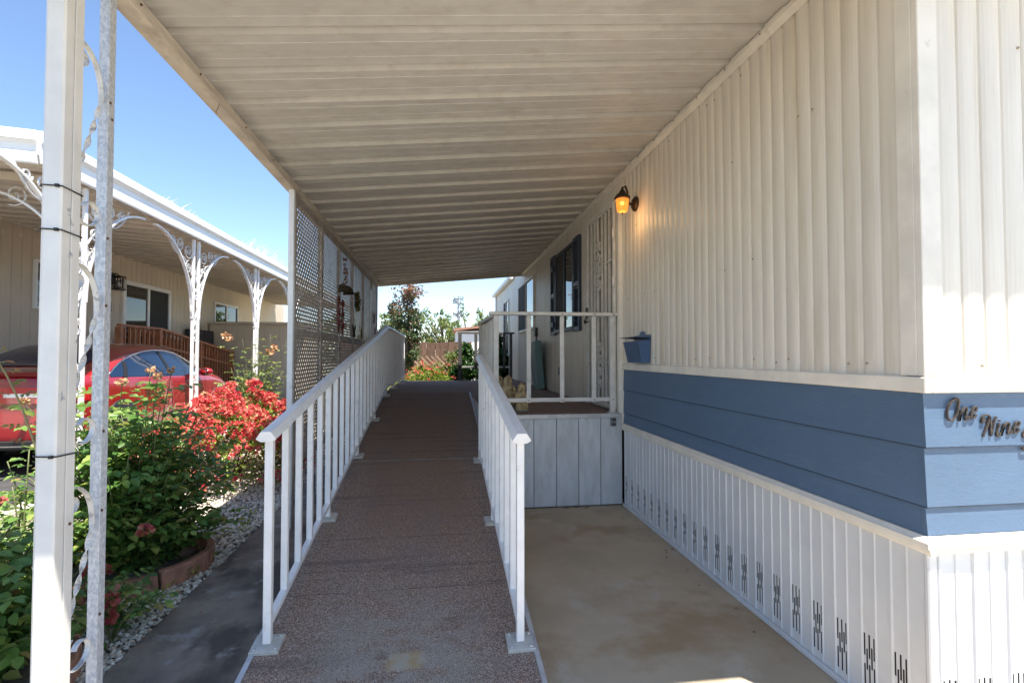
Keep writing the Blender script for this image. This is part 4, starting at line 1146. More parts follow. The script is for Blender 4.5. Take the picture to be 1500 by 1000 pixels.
# ================================================================== PORCH BITS
def figurine(x, yv, h, label):
    t = thing('garden_figurine', label, 'figurine', (x, yv, DK), 'stone figurines on the deck edge')
    s = h/0.30
    prof = [(0.0, 0.0), (0.060, 0.0), (0.066, 0.012), (0.062, 0.05), (0.056, 0.10), (0.060, 0.135), (0.052, 0.17), (0.046, 0.20), (0.030, 0.225), (0.022, 0.235)]
    mb = MB(); mb.lathe([(r*s, z*s+DK+0.002) for r, z in prof], (x, yv, 0), 14)
    mb.ball((x, yv-0.006*s, DK+0.262*s), (0.030*s, 0.032*s, 0.040*s), 12, 8)
    fixnormals(mb.build('figure_body', M['figurine'], t))
    hd = MB()
    for k in range(14):
        a = R(25+k*24); 
        if 250 < math.degrees(a) % 360 < 290: continue
        hd.ball((x+0.033*s*math.cos(a), yv+0.033*s*math.sin(a), DK+(0.235+0.012*(k % 2))*s), (0.010*s, 0.010*s, 0.038*s), 6, 4)
    hd.build('veil', M['figurine'], t)
    for sg in (-1, 1):
        ar = MB(); ar.tube([(x+sg*0.046*s, yv, DK+0.195*s), (x+sg*0.062*s, yv-0.016*s, DK+0.16*s), (x+sg*0.054*s, yv-0.045*s, DK+0.128*s), (x+sg*0.018*s, yv-0.062*s, DK+0.150*s)], [0.017*s, 0.017*s, 0.014*s, 0.011*s], 8)
        ar.build('arm', M['figurine'], t)
    fo = MB()
    for k in range(7):
        a = R(-160+k*23.5)
        fo.tube([(x+0.061*s*math.cos(a), yv+0.061*s*math.sin(a), DK+0.012), (x+0.060*s*math.cos(a+0.06), yv+0.060*s*math.sin(a+0.06), DK+0.12*s)], [0.010*s, 0.005*s], 6)
    fo.build('robe_folds', M['figurine'], t)
    MB().box((x-0.068*s, yv-0.068*s, DK+0.0012), (x+0.068*s, yv+0.068*s, DK+0.016), 0.004).build('plinth', M['greybox'], t)
figurine(0.845, 5.30, 0.30, 'pale stone figurine standing nearest the deck front edge')
figurine(0.755, 5.72, 0.36, 'pale stone figurine half hidden behind the front one')
figurine(0.70, 6.10, 0.34, 'pale stone figurine farthest back of the three')
tp = thing('teal_screen', 'pale teal panel leaning upright against the house wall on the porch', 'panel', (1.7, 9.2, DK))
MB().obox((1.70, 8.95, DK+0.42), (0.055, 0.0, 0.010), (0.02, 0.36, 0.0), (-0.04, 0, 0.415), 0.008).build('sheet', M['teal'], tp)
MB().obox((1.64, 8.95, DK+0.44), (0.004, 0, 0), (0.0, 0.30, 0), (-0.04, 0, 0.34), 0.002).build('raised_face', M['teal'], tp)

# ================================================================== NEIGHBOUR'S HOUSE
GZ = 0.18
NX = -6.8
nh = thing('neighbour_house', 'beige grooved mobile home beyond the red car with white sliding door', 'mobile home', (NX, 14, GZ))
yy = 3.2
while yy < 22.4:
    prof = []
    for k in range(6):
        b = yy+k*0.2
        prof += [(b, 0), (b+0.182, 0), (b+0.187, -0.010), (b+0.195, -0.010)]
    prof.append((yy+1.1985, 0))
    mb = MB(); mb.sheet(prof, lambda a, h, t: (NX+h, a, t), GZ, 3.66, 0.012)
    mb.build('siding_panel', M['tan'], nh); yy += 1.2
MB().box((NX-5, 3.25, GZ), (NX-0.024, 22.35, 3.66)).build('wall_core', M['tan'], nh)
MB().box((NX+0.001, 3.2, 3.60), (NX+0.035, 22.4, 3.655)).build('wall_trim', M['tantrim'], nh)
fixnormals(MB().prism([(NX-5.2, 3.70), (NX-0.05, 3.78), (NX-2.6, 4.02)], 'Y', 3.0, 22.6).build('roof', M['fascia'], nh))
def nwin(y0, y1, z0, z1, fw2, nm='window', dark=None):
    f = MB(); X0 = NX+0.05
    f.box((NX, y0, z0), (X0, y0+fw2, z1), 0.004).box((NX, y1-fw2, z0), (X0, y1, z1), 0.004).box((NX, y0+fw2+0.0005, z1-fw2), (X0-0.001, y1-fw2-0.0005, z1)).box((NX, y0+fw2+0.0005, z0), (X0-0.001, y1-fw2-0.0005, z0+fw2))
    w = f.build(nm, M['fascia'], nh); ym = (y0+y1)/2
    MB().box((NX+0.012, ym-0.04, z0+fw2+0.0005), (NX+0.042, ym+0.04, z1-fw2-0.0005)).build('mullion', M['fascia'], w)
    MB().box((NX+0.010, y0+fw2, z0+fw2), (NX+0.018, ym-0.041, z1-fw2)).build('pane', M['glass'], w)
    MB().box((NX+0.010, ym+0.041, z0+fw2), (NX+0.018, y1-fw2, z1-fw2)).build('pane', dark or M['glass'], w)
nwin(12.05, 14.0, 1.15, 3.13, 0.09, 'sliding_door', M['screen'])
nwin(16.55, 18.35, 2.0, 3.12, 0.06)
nwin(9.62, 10.7, 2.28, 3.12, 0.05)
nl = thing('wall_lantern', 'black caged lantern on the beige wall left of the sliding door', 'lamp', (NX, 11.75, 2.95))
MB().box((NX+0.001, 11.60, 2.98), (NX+0.03, 11.78, 3.22), 0.008).tube([(NX+0.03, 11.7, 3.16), (NX+0.10, 11.7, 3.20), (NX+0.14, 11.7, 3.16)], 0.012, 6).build('wall_plate', M['black'], nl)
MB().box((NX+0.05, 11.60, 3.12), (NX+0.23, 11.80, 3.15), 0.004).build('cap', M['black'], nl)
MB().box((NX+0.05, 11.60, 2.86), (NX+0.23, 11.80, 2.885), 0.004).build('base_plate', M['black'], nl)
cg = MB()
for i in range(4):
    for j in range(4):
        if 0 < i < 3 and 0 < j < 3: continue
        cg.box((NX+0.055+i*0.055, 11.605+j*0.061, 2.8855), (NX+0.064+i*0.055, 11.614+j*0.061, 3.1195))
cg.build('cage', M['black'], nl)
MB().lathe([(0.0, 2.89), (0.05, 2.89), (0.05, 3.06), (0.0, 3.06)], (NX+0.14, 11.70, 0), 12).build('glass', M['alu'], nl)
o = MB().box((NX+0.001, 11.55, 2.40), (NX+0.04, 11.66, 2.60), 0.008).build('doorbell_box', M['greybox'], None, loc=(NX, 11.6, 2.4)); tag(o, 'small grey box on the beige wall below the lantern', 'box')

na = thing('neighbour_awning', 'white edged carport awning of the neighbouring home with stepped fascia', 'awning', (-3.8, 5.43, 3.3))
def npz(x): return 3.405+(-3.8-x)*(3.60-3.405)/3.0
for k in range(49):
    y0 = 5.49+k*0.343
    prof = [(y0, 0), (y0+0.168, 0.004), (y0+0.182, 0.030), (y0+0.318, 0.034), (y0+0.340, 0.034), (y0+0.3408, -0.006)]
    mb = MB(); mb.sheet(prof, lambda a, h, t: (t, a, npz(t)+h), NX+0.037, -3.83, -0.005)
    fixnormals(mb.build('roof_pan', M['npan'], na))
fp = [(0.0, 3.33), (0.02, 3.33), (0.03, 3.345), (0.03, 3.43), (0.004, 3.455), (0.004, 3.515), (0.035, 3.545), (0.055, 3.55), (0.055, 3.635), (0.045, 3.645), (-0.03, 3.645), (-0.03, 3.42), (-0.005, 3.41)]
fixnormals(MB().prism([(-3.80+a, z) for a, z in fp], 'Y', 5.43, 22.4).build('side_fascia', M['fascia'], na))
# front edge, sloping gently up away from the corner
ff = MB(); vs = []; n = len(fp)
for xq, lift in ((-3.831, 0.0), (-9.0, 0.34)):
    for a, z in fp: vs.append((xq, 5.46-a, z+lift))
ff.add(vs, [(i, (i+1) % n, n+(i+1) % n, n+i) for i in range(n)]+[tuple(range(n))[::-1], tuple(range(n, 2*n))])
fixnormals(ff.build('front_fascia', M['fascia'], na))
MB().bar((-3.86, 6.12, 3.36), (NX+0.04, 6.12, 3.55), 0.07, 0.09, (0, 0, 1), 0.004).build('cross_beam', M['tantrim'], na)
MB().box((-3.90, 6.16, 3.33), (-3.832, 22.3, 3.402)).build('side_beam', M['npan'], na)

# ornamental posts
def npost(loc_y):
    X0 = -3.86
    t = thing('ornamental_post', 'p', 'post', (X0, loc_y, GZ-0.03), 'white scrollwork posts of the neighbouring carport')
    zt = 3.325
    for dy in (-0.085, 0.085):
        MB().box((X0-0.02, loc_y+dy-0.022, GZ-0.04), (X0+0.02, loc_y+dy+0.022, zt), 0.003).build('upright', M['white'], t)
    for sg in (-1, 1):
        pts = []
        for i in range(19):
            a = R(90*i/18)
            pts.append((X0, loc_y+sg*(0.11+1.10*(1-math.cos(a))**1.0*1.0), 2.08+1.20*math.sin(a)))
        MB().ribbon(pts, (1, 0, 0), 0.045, 0.022).build('arch_bracket', M['white'], t)
        sp = MB()
        for (cy, cz, r, a0, tn, s2) in ((0.26, 3.10, 0.12, 200, 1.6, 1), (0.52, 3.17, 0.10, 300, -1.6, 1), (0.25, 2.86, 0.10, 90, 1.6, -1), (0.20, 2.62, 0.065, 100, -1.5, 1), (0.72, 3.20, 0.07, 180, 1.5, 1)):
            sp.ribbon([(X0, u, v) for (u, v) in spiral(loc_y+sg*cy, cz, r, tn, R(a0), 20, s2*sg)], (1, 0, 0), 0.020, 0.009)
        sp.ribbon([(X0, loc_y+sg*(0.13+0.75*f), 2.72+0.56*f+0.08*math.sin(f*6.28)) for f in [i/14 for i in range(15)]], (1, 0, 0), 0.020, 0.009)
        sp.ribbon([(X0, loc_y+sg*(0.115+0.03*math.sin(i/14*9)), 2.1+0.6*i/14) for i in range(15)], (1, 0, 0), 0.02, 0.007)
        sp.build('scrollwork', M['scroll'], t)
    sp = MB()
    for k in range(4):
        zc = GZ+0.35+k*0.66
        pts = [(X0, loc_y+0.055*math.cos(math.pi*f)*(1 if k % 2 else -1), zc+0.42*f) for f in [i/16 for i in range(17)]]
        sp.ribbon(pts, (1, 0, 0), 0.030, 0.006, [R(540)*i/16 for i in range(17)])
        for q in (-1, 1):
            sp.ribbon([(X0, u, v) for (u, v) in spiral(loc_y+q*0.022, zc-0.09+0.09*(q > 0), 0.042, 1.1*q, R(90 if q > 0 else -90), 14, q)], (1, 0, 0), 0.03, 0.006)
    sp.build('twisted_scroll', M['white'], t)
    return t
np0 = npost(6.08)
np0['label'] = 'white scrollwork post at the near corner, behind the carport post'
X0 = -3.86
pts = [(X0-(0.06+1.0*(1-math.cos(R(90*i/18)))), 6.08, 2.25+1.02*math.sin(R(90*i/18))) for i in range(19)]
ab = MB().ribbon(pts, (0, 1, 0), 0.045, 0.022).build('arch_bracket', M['white'], None, loc=wl(np0))
sp = MB()
for (cx, cz, r, a0, tn, s2) in ((0.24, 2.98, 0.15, 200, 1.6, -1), (0.62, 3.20, 0.12, 300, -1.6, -1), (1.0, 3.26, 0.09, 300, -1.6, -1), (0.16, 3.20, 0.06, 90, 1.6, 1)):
    sp.ribbon([(u, 6.08, v) for (u, v) in spiral(X0-cx, cz, r, tn, R(a0), 20, s2)], (0, 1, 0), 0.020, 0.009)
sc2 = sp.build('scrollwork', M['scroll'], None, 'stuff', loc=wl(np0))
for yv, lab in ((8.74, 'white scrollwork post standing behind the rose bush and before the red car'), (11.45, 'white scrollwork post rising from the pale rose beyond the red flowers'), (14.15, 'white scrollwork post farthest away, partly behind the lattice post')):
    copy_tree(np0, (X0, yv, GZ-0.03), lab)
for q in (ab, sc2):
    q.parent = np0; q.location = (0, 0, 0)

# grass that has seeded itself along the roof edge
def wisps(x, y0, y1, n, hmax, label):
    mb = MB()
    for k in range(n):
        f = random.random(); yv = y0+(y1-y0)*f; h = hmax*random.uniform(0.25, 1)*math.sin(math.pi*min(1, 0.25+0.7*f))
        b = Vector((x-random.uniform(0.0, 0.15), yv, 3.63)); lean = Vector((random.uniform(0.1, 0.5), random.uniform(0.3, 1.1), 0))*h
        pts = [b, b+lean*0.35+Vector((0, 0, h*0.6)), b+lean+Vector((0, 0, h))]
        mb.tube(pts, [0.002, 0.0035, 0.0008], 4, cap=False)
    o = mb.build('roof_grass', M['plume'], None, kind='stuff', loc=(x, (y0+y1)/2, 3.63)); tag(o, label, 'dry grass', 'dry grass on the neighbouring roof edge')
wisps(-3.85, 7.6, 9.2, 34, 0.22, 'wispy dry grass on the neighbouring roof edge, nearer tuft')
wisps(-3.85, 10.8, 14.2, 75, 0.40, 'wispy dry grass on the neighbouring roof edge, taller farther tuft')

# shed across the end of the neighbour's carport
sh = thing('storage_shed', 'beige grooved shed with a flat cap across the end of the neighbouring carport', 'shed', (-5.8, 16.2, GZ))
MB().box((NX+0.04, 16.225, GZ-0.02), (-4.0, 18.4, 2.42)).build('wall_core', M['tan'], sh)
for k in range(7):
    x0 = NX+0.04+k*0.395
    prof = []
    for q in range(2): prof += [(x0+q*0.197, 0), (x0+q*0.197+0.178, 0), (x0+q*0.197+0.183, -0.010), (x0+q*0.197+0.192, -0.010)]
    prof.append((x0+0.3935, 0))
    mb = MB(); mb.sheet(prof, lambda a, h, t: (a, 16.21-h, t), GZ-0.02, 2.40, 0.012)
    fixnormals(mb.build('siding_panel', M['shedtan'], sh))
MB().box((NX+0.04, 16.12, 2.421), (-3.95, 18.5, 2.49), 0.006).build('roof_cap', M['tantrim'], sh)
cb = thing('tall_cabinet', 'black double cabinet behind the redwood stairs', 'cabinet', (-6.68, 15.4, GZ))
MB().box((NX+0.04, 14.75, GZ), (-6.58, 16.05, 2.20), 0.01).build('carcass', M['cabinet'], cb)
for y0 in (14.78, 15.41): MB().box((-6.5795, y0, GZ+0.06), (-6.56, y0+0.61, 2.17), 0.006).build('door', M['cabinet'], cb)

# redwood stairs
rs = thing('redwood_stairs', 'redwood deck and stairs with baluster railings in front of the sliding door', 'stairs', (-6.3, 12.5, GZ))
SX, SW = -6.02, -6.50
MB().box((NX+0.045, 10.6, 1.08), (SX+0.02, 12.0, 1.14)).box((NX+0.045, 10.6, GZ), (SX-0.02, 11.95, 1.079)).build('landing', M['redwood'], rs)
for k in range(6):
    zt = 1.08-(k+1)*0.15
    MB().box((SW+0.03, 12.01+k*0.62, zt-0.05), (SX-0.03, 12.62+k*0.62, zt), 0.004).build('tread', M['redwood'], rs)
rail_z = lambda y: 2.07 if y < 12.0 else 2.07-(y-12.0)*(0.48/3.9)
for xx in (SX, SW):
    if xx == SX: MB().bar((xx, 10.6, 2.07), (xx, 12.0, 2.07), 0.09, 0.04).build('handrail', M['redwood'], rs)
    MB().bar((xx, 12.0, 2.07), (xx, 15.9, 1.59), 0.09, 0.05).build('handrail', M['redwood'], rs)
    MB().bar((xx, 12.05, 1.70), (xx, 15.9, 1.22), 0.05, 0.05).build('mid_rail', M['redwood'], rs)
    for yv in ((10.62, 12.0, 13.9, 15.92) if xx == SX else (12.0, 13.9, 15.92)):
        MB().box((xx-0.05, yv-0.05, GZ-0.001), (xx+0.05, yv+0.05, rail_z(yv)-0.03 if yv < 14 else 1.63), 0.004).build('newel_post', M['redwood'], rs)
    yv = 10.78 if xx == SX else 12.17
    while yv < 15.85:
        if min(abs(yv-p) for p in (12.0, 13.9)) > 0.07:
            zt = rail_z(yv)-0.03
            MB().box((xx-0.02, yv-0.02, max(GZ+0.2, zt-0.95)), (xx+0.02, yv+0.02, zt)).build('baluster', M['redwood'], rs)
        yv += 0.165
# ================================================================== RED CAR
CX, CY, CZ = -4.96, 6.20, GZ
car = thing('parked_car', 'glossy red sedan parked under the neighbouring carport, seen from behind', 'car', (CX, CY, CZ))
def interp(tab, u):
    for i in range(len(tab)-1):
        if u <= tab[i+1][0]:
            a, b = tab[i], tab[i+1]; f = (u-a[0])/(b[0]-a[0]); f = max(0, min(1, f))
            return a[1]+(b[1]-a[1])*f
    return tab[-1][1]
TOP = [(0, 0.80), (0.04, 1.06), (0.12, 1.12), (0.45, 1.15), (0.75, 1.20), (1.10, 1.34), (1.45, 1.445), (1.85, 1.50), (2.35, 1.515), (2.75, 1.475), (3.15, 1.33), (3.55, 1.13), (3.75, 1.04), (4.2, 0.97), (4.6, 0.86), (4.82, 0.70), (4.88, 0.55)]
BELT = [(0, 0.78), (0.04, 0.98), (0.3, 1.02), (1.0, 1.02), (2.2, 0.985), (3.3, 0.955), (3.75, 0.93), (4.3, 0.84), (4.7, 0.70), (4.88, 0.50)]
WID = [(0, 0.74), (0.04, 0.82), (0.15, 0.88), (0.6, 0.925), (1.2, 0.935), (3.6, 0.935), (4.3, 0.90), (4.65, 0.80), (4.82, 0.66), (4.88, 0.58)]
ZBT = [(0, 0.40), (0.06, 0.30), (0.3, 0.24), (0.8, 0.20), (4.2, 0.20), (4.7, 0.22), (4.88, 0.30)]
def half(u):
    zb, zt, bl, w = interp(ZBT, u), interp(TOP, u), interp(BELT, u), interp(WID, u)
    h = zt-bl
    gw = w*0.70 if h > 0.25 else w*(0.93-0.23*max(0, h)/0.25)
    return [(0, zb), (w*0.80, zb), (w*0.955, zb+0.05), (w*0.985, zb+0.20), (w, zb+(bl-zb)*0.48), (w*0.985, zb+(bl-zb)*0.74), (w*0.985, bl-0.05), (w*0.955, bl),
            (w*0.955+(gw-w*0.955)*0.30, bl+h*0.36), (w*0.955+(gw-w*0.955)*0.72, bl+h*0.74), (gw*0.97, bl+h*0.90), (gw*0.75, bl+h*0.975), (0, zt)]
US = [0.0, 0.02, 0.05, 0.12, 0.25, 0.45, 0.62, 0.8, 1.0, 1.2, 1.4, 1.6, 1.85, 2.1, 2.35, 2.6, 2.8, 3.0, 3.2, 3.4, 3.6, 3.75, 4.0, 4.25, 4.5, 4.7, 4.8, 4.86, 4.88]
mb = MB(); vs = []; fs = []; m_ = len(half(1))
for u in US:
    hp = half(u)
    ring = [(x, z) for x, z in hp]+[(-x, z) for x, z in hp[-2:0:-1]]
    for x, z in ring: vs.append((CX+x, CY+u, CZ+z))
rn = 2*m_-2
for i in range(len(US)-1):
    for k in range(rn):
        l = (k+1) % rn; fs.append((i*rn+k, (i+1)*rn+k, (i+1)*rn+l, i*rn+l))
fs.append(tuple(range(rn))); fs.append(tuple((len(US)-1)*rn+k for k in range(rn))[::-1])
mb.add(vs, fs, True)
body = fixnormals(mb.build('body', M['carred'], car))
sb = body.modifiers.new('subd', 'SUBSURF'); sb.levels = 1; sb.render_levels = 1
def side_x(u, z):
    hp = half(u)
    for i in range(6, len(hp)-2):
        if hp[i][1] <= z <= hp[i+1][1]:
            f = (z-hp[i][1])/max(1e-6, hp[i+1][1]-hp[i][1]); return hp[i][0]+(hp[i+1][0]-hp[i][0])*f
    return hp[7][0]
GT = [(0.86, 1.075), (1.05, 1.16), (1.25, 1.24), (1.5, 1.315), (1.8, 1.37), (2.1, 1.395), (2.4, 1.39), (2.65, 1.355), (2.9, 1.29), (3.15, 1.20), (3.4, 1.095), (3.58, 1.01)]
def side_glass(sg):
    mb = MB(); vs = []; fs = []; N = 26; K = 5
    for i in range(N+1):
        u = 0.86+(3.58-0.86)*i/N; zt = interp(GT, u); zb = min(interp(BELT, u)+0.025, zt-0.003)
        for k in range(K+1):
            z = zb+(zt-zb)*k/K; vs.append((CX+sg*(side_x(u, z)+0.006), CY+u, CZ+z))
    for i in range(N):
        for k in range(K): fs.append((i*(K+1)+k, (i+1)*(K+1)+k, (i+1)*(K+1)+k+1, i*(K+1)+k+1))
    mb.add(vs, fs, True)
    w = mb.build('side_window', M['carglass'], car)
    tr = MB()
    tr.tube([(CX+sg*(side_x(u, interp(GT, u))+0.007), CY+u, CZ+interp(GT, u)) for u in [0.86+2.72*i/30 for i in range(31)]], 0.010, 6)
    tr.build('window_trim', M['chrome'], w)
    pb = MB()
    for (ua, ub) in ((2.28, 2.20), (1.12, 1.30)):
        q = [(CX+sg*(side_x(ua+(ub-ua)*f, z)+0.009), CY+ua+(ub-ua)*f, CZ+z) for f in [i/5 for i in range(6)] for z in [1.02+(interp(GT, ua+(ub-ua)*f)-1.035)*f]]
        pb.ribbon(q, (0, 1, 0), 0.07, 0.006)
    pb.build('window_pillar', M['black'], w)
for sg in (1, -1): side_glass(sg)
def top_patch(name, ua, ub, wa, wb, off, mat, N=8):
    mb = MB(); vs = []; fs = []; K = 8
    for i in range(N+1):
        f = i/N; u = ua+(ub-ua)*f; w = wa+(wb-wa)*f; hp = half(u); zt = interp(TOP, u)
        for k in range(K+1):
            x = -w+2*w*k/K; ax = abs(x); z = zt
            for q in range(len(hp)-1, 7, -1):
                if hp[q][0] <= ax <= hp[q-1][0]:
                    g_ = (ax-hp[q][0])/max(1e-6, hp[q-1][0]-hp[q][0]); z = hp[q][1]+(hp[q-1][1]-hp[q][1])*g_; break
            vs.append((CX+x, CY+u-off*0.3*(1 if ub < 2 else -1), CZ+z+off))
    for i in range(N):
        for k in range(K): fs.append((i*(K+1)+k, (i+1)*(K+1)+k, (i+1)*(K+1)+k+1, i*(K+1)+k+1))
    return mb.add(vs, fs, True).build(name, mat, car)
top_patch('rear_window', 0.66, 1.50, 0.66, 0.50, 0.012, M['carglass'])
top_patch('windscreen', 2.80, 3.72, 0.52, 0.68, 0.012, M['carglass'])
def wheel(x, u, sg):
    c = (CX+x, CY+u, CZ+0.335)
    t = fixnormals(MB().lathe([(0.22, -0.10), (0.31, -0.105), (0.335, -0.08), (0.335, 0.08), (0.31, 0.105), (0.22, 0.10)], c, 28, 'X').build('wheel', M['tyre'], car))
    r = MB().lathe([(0.0, 0.07*sg), (0.06, 0.085*sg), (0.07, 0.06*sg), (0.20, 0.075*sg), (0.225, 0.10*sg), (0.225, -0.09*sg)], c, 28, 'X')
    fixnormals(r.build('rim', M['rim'], t))
for u in (1.02, 3.86):
    for sg in (1, -1):
        wheel(sg*0.84, u, sg)
        fixnormals(MB().lathe([(0.0, 0.945*sg), (0.385, 0.945*sg), (0.40, 0.93*sg), (0.40, 0.6*sg)], (CX, CY+u, CZ+0.36), 26, 'X').build('wheel_arch', M['black'], car))
def wrap_patch(name, z0, z1, u0, x0, mat, off, parent=car, sg=1):
    """band around the rear corner between two heights: from x0 on the tail to u0 along the flank"""
    path = []
    zm = (z0+z1)/2
    def wx(u):
        hp = half(u)
        for i in range(1, 8):
            if hp[i][1] <= zm <= hp[i+1][1]: 
                f = (zm-hp[i][1])/max(1e-6, hp[i+1][1]-hp[i][1]); return hp[i][0]+(hp[i+1][0]-hp[i][0])*f
        return hp[7][0]
    us = [u0*(1-i/8) for i in range(8)]+[0.012]
    pts = [(wx(max(u, 0.03))+off, u) for u in us]
    xe = pts[-1][0]
    pts += [(xe-(xe-x0)*i/6, -off) for i in range(1, 7)]
    vs = []; fs = []
    for (x, u) in pts:
        for z in (z0, zm, z1): vs.append((CX+sg*x, CY+u, CZ+z))
        
    for i in range(len(pts)-1):
        for k in (0, 1): fs.append((i*3+k, (i+1)*3+k, (i+1)*3+k+1, i*3+k+1))
    return MB().add(vs, fs, True).build(name, mat, parent)
for sg in (1, -1):
    tl = wrap_patch('tail_light', 0.80, 0.97, 0.42, 0.30, M['lightred'], 0.014, sg=sg)
    wrap_patch('clear_lens', 0.865, 0.905, 0.24, 0.34, M['lightclear'], 0.020, parent=tl, sg=sg)
MB().box((CX-0.30, CY-0.02, CZ+0.86), (CX+0.30, CY+0.0, CZ+0.95), 0.006).build('trunk_trim', M['lightred'], car)
top_patch('trunk_lip', 0.06, 0.20, 0.70, 0.72, 0.016, M['carred'], 3)
MB().box((CX-0.78, CY-0.025, CZ+0.30), (CX+0.78, CY+0.03, CZ+0.40), 0.02).build('bumper_valance', M['black'], car)
MB().box((CX-0.74, CY-0.032, CZ+0.335), (CX+0.74, CY-0.0255, CZ+0.35), 0.002).build('bumper_trim', M['chrome'], car)
for sg in (1, -1):
    mr = MB().ball((CX+sg*1.03, CY+3.12, CZ+1.04), (0.11, 0.085, 0.07), 14, 10).bar((CX+sg*0.90, CY+3.15, CZ+1.0), (CX+sg*0.98, CY+3.13, CZ+1.02), 0.06, 0.03)
    mr = mr.build('mirror', M['carred'], car)
    MB().lathe([(0.0, -0.075), (0.06, -0.074), (0.062, -0.05)], (CX+sg*1.03, CY+3.12, CZ+1.04), 14, 'Y').build('mirror_glass', M['glass'], mr)
    for u in (1.62, 2.55):
        MB().obox((CX+sg*0.937, CY+u, CZ+0.86), (0.016, 0, 0), (0, 0.10, 0), (0, 0, 0.014), 0.006).build('door_handle', M['carred'], car)
    sm = MB()
    for u in (1.32, 2.24, 3.36):
        q = []
        for z in (0.36, 0.5, 0.62, 0.75, 0.88, 0.95):
            hp = half(u); x = 0.94
            for i in range(1, 7):
                if hp[i][1] <= z <= hp[i+1][1]:
                    f = (z-hp[i][1])/max(1e-6, hp[i+1][1]-hp[i][1]); x = hp[i][0]+(hp[i+1][0]-hp[i][0])*f
            q.append((CX+sg*(x-0.0005), CY+u, CZ+z))
        sm.tube(q, 0.0045, 4)
    sm.build('door_seam', M['black'], car)

# ================================================================== PLANTS
def leaf_verts(L, W, fold=0.18, droop=0.12):
    return [(0, 0, 0), (-W*0.42, L*0.28, W*fold), (W*0.42, L*0.28, W*fold), (0, L*0.5, -L*0.03), (-W*0.40, L*0.66, W*fold*0.8), (W*0.40, L*0.66, W*fold*0.8), (0, L, -L*droop)]
LF = [(0, 2, 3), (0, 3, 1), (3, 2, 5), (3, 4, 1), (3, 5, 6), (3, 6, 4)]
def leaf_frame(p, d, n):
    d = Vector(d).normalized(); n = Vector(n); s = d.cross(n)
    s = s.normalized() if s.length > 1e-4 else d.orthogonal().normalized()
    n = s.cross(d)
    m = Matrix((s, d, n)).transposed().to_4x4(); m.translation = Vector(p)
    return m
class Plant:
    def __init__(s, seed): s.r = random.Random(seed); s.leaves = []
    def rv(s, k=1.0): return Vector((s.r.uniform(-1, 1), s.r.uniform(-1, 1), s.r.uniform(-1, 1)))*k
    def leaf(s, p, d, n, L, W): s.leaves.append((leaf_frame(p, d, n), L, W))
    def compound(s, p, d, L):
        """rose leaf: five leaflets on a short stalk"""
        d = Vector(d).normalized(); up = (Vector((0, 0, 1))+s.rv(0.45)).normalized()
        side = d.cross(up).normalized()
        st = L*1.9
        for f, sg in ((0.45, 1), (0.45, -1), (0.78, 1), (0.78, -1), (1.0, 0)):
            q = Vector(p)+d*st*f
            dd = (d*0.55+side*sg*0.9 if sg else d)+Vector((0, 0, -0.22))+s.rv(0.18)
            k = L*s.r.uniform(0.75, 1.1)*(0.85 if f < 0.5 else 1)
            s.leaf(q, dd, up+s.rv(0.3), k, k*0.72)
    def mesh(s, lst, fold=0.18):
        mb = MB()
        for (m, L, W) in lst:
            mb.add([m @ Vector(v) for v in leaf_verts(L, W, fold)], LF, True)
        return mb
    def finish(s, root, mat, singles=0, name='foliage'):
        if singles:
            cam_p = Vector((0, 0, 1.5))
            s.leaves.sort(key=lambda q: (q[0].translation-cam_p).length/q[1])
            base = bpy.data.meshes.new('leaf'); base.from_pydata(leaf_verts(1, 0.74), [], LF)
            base.polygons.foreach_set('use_smooth', [True]*6); base.materials.append(mat)
            for (m, L, W) in s.leaves[:singles]:
                o = bpy.data.objects.new('leaf', base); COL.objects.link(o); o.parent = root
                mm = m.copy(); mm.translation = m.translation-wl(root)
                o.matrix_local = mm @ Matrix.Scale(L, 4)
        rest = s.leaves[singles:]
        if rest: s.mesh(rest).build(name, mat, root, kind='stuff')

def bloom(mb, c, r, n, rnd, droop=0.0):
    c = Vector(c)
    for k in range(n):
        d = Vector((rnd.uniform(-1, 1), rnd.uniform(-1, 1), rnd.uniform(-0.5-droop, 1-droop))).normalized()
        s = d.cross(Vector((rnd.uniform(-1, 1), rnd.uniform(-1, 1), rnd.uniform(-1, 1)))).normalized(); t = s.cross(d)
        b = c+d*r*rnd.uniform(0.1, 0.5)
        e = d*r*0.75
        mb.add([b, b+e*0.6+s*r*0.42, b+e*1.05+t*r*0.15, b+e*0.6-s*r*0.42], [(0, 1, 2, 3)])

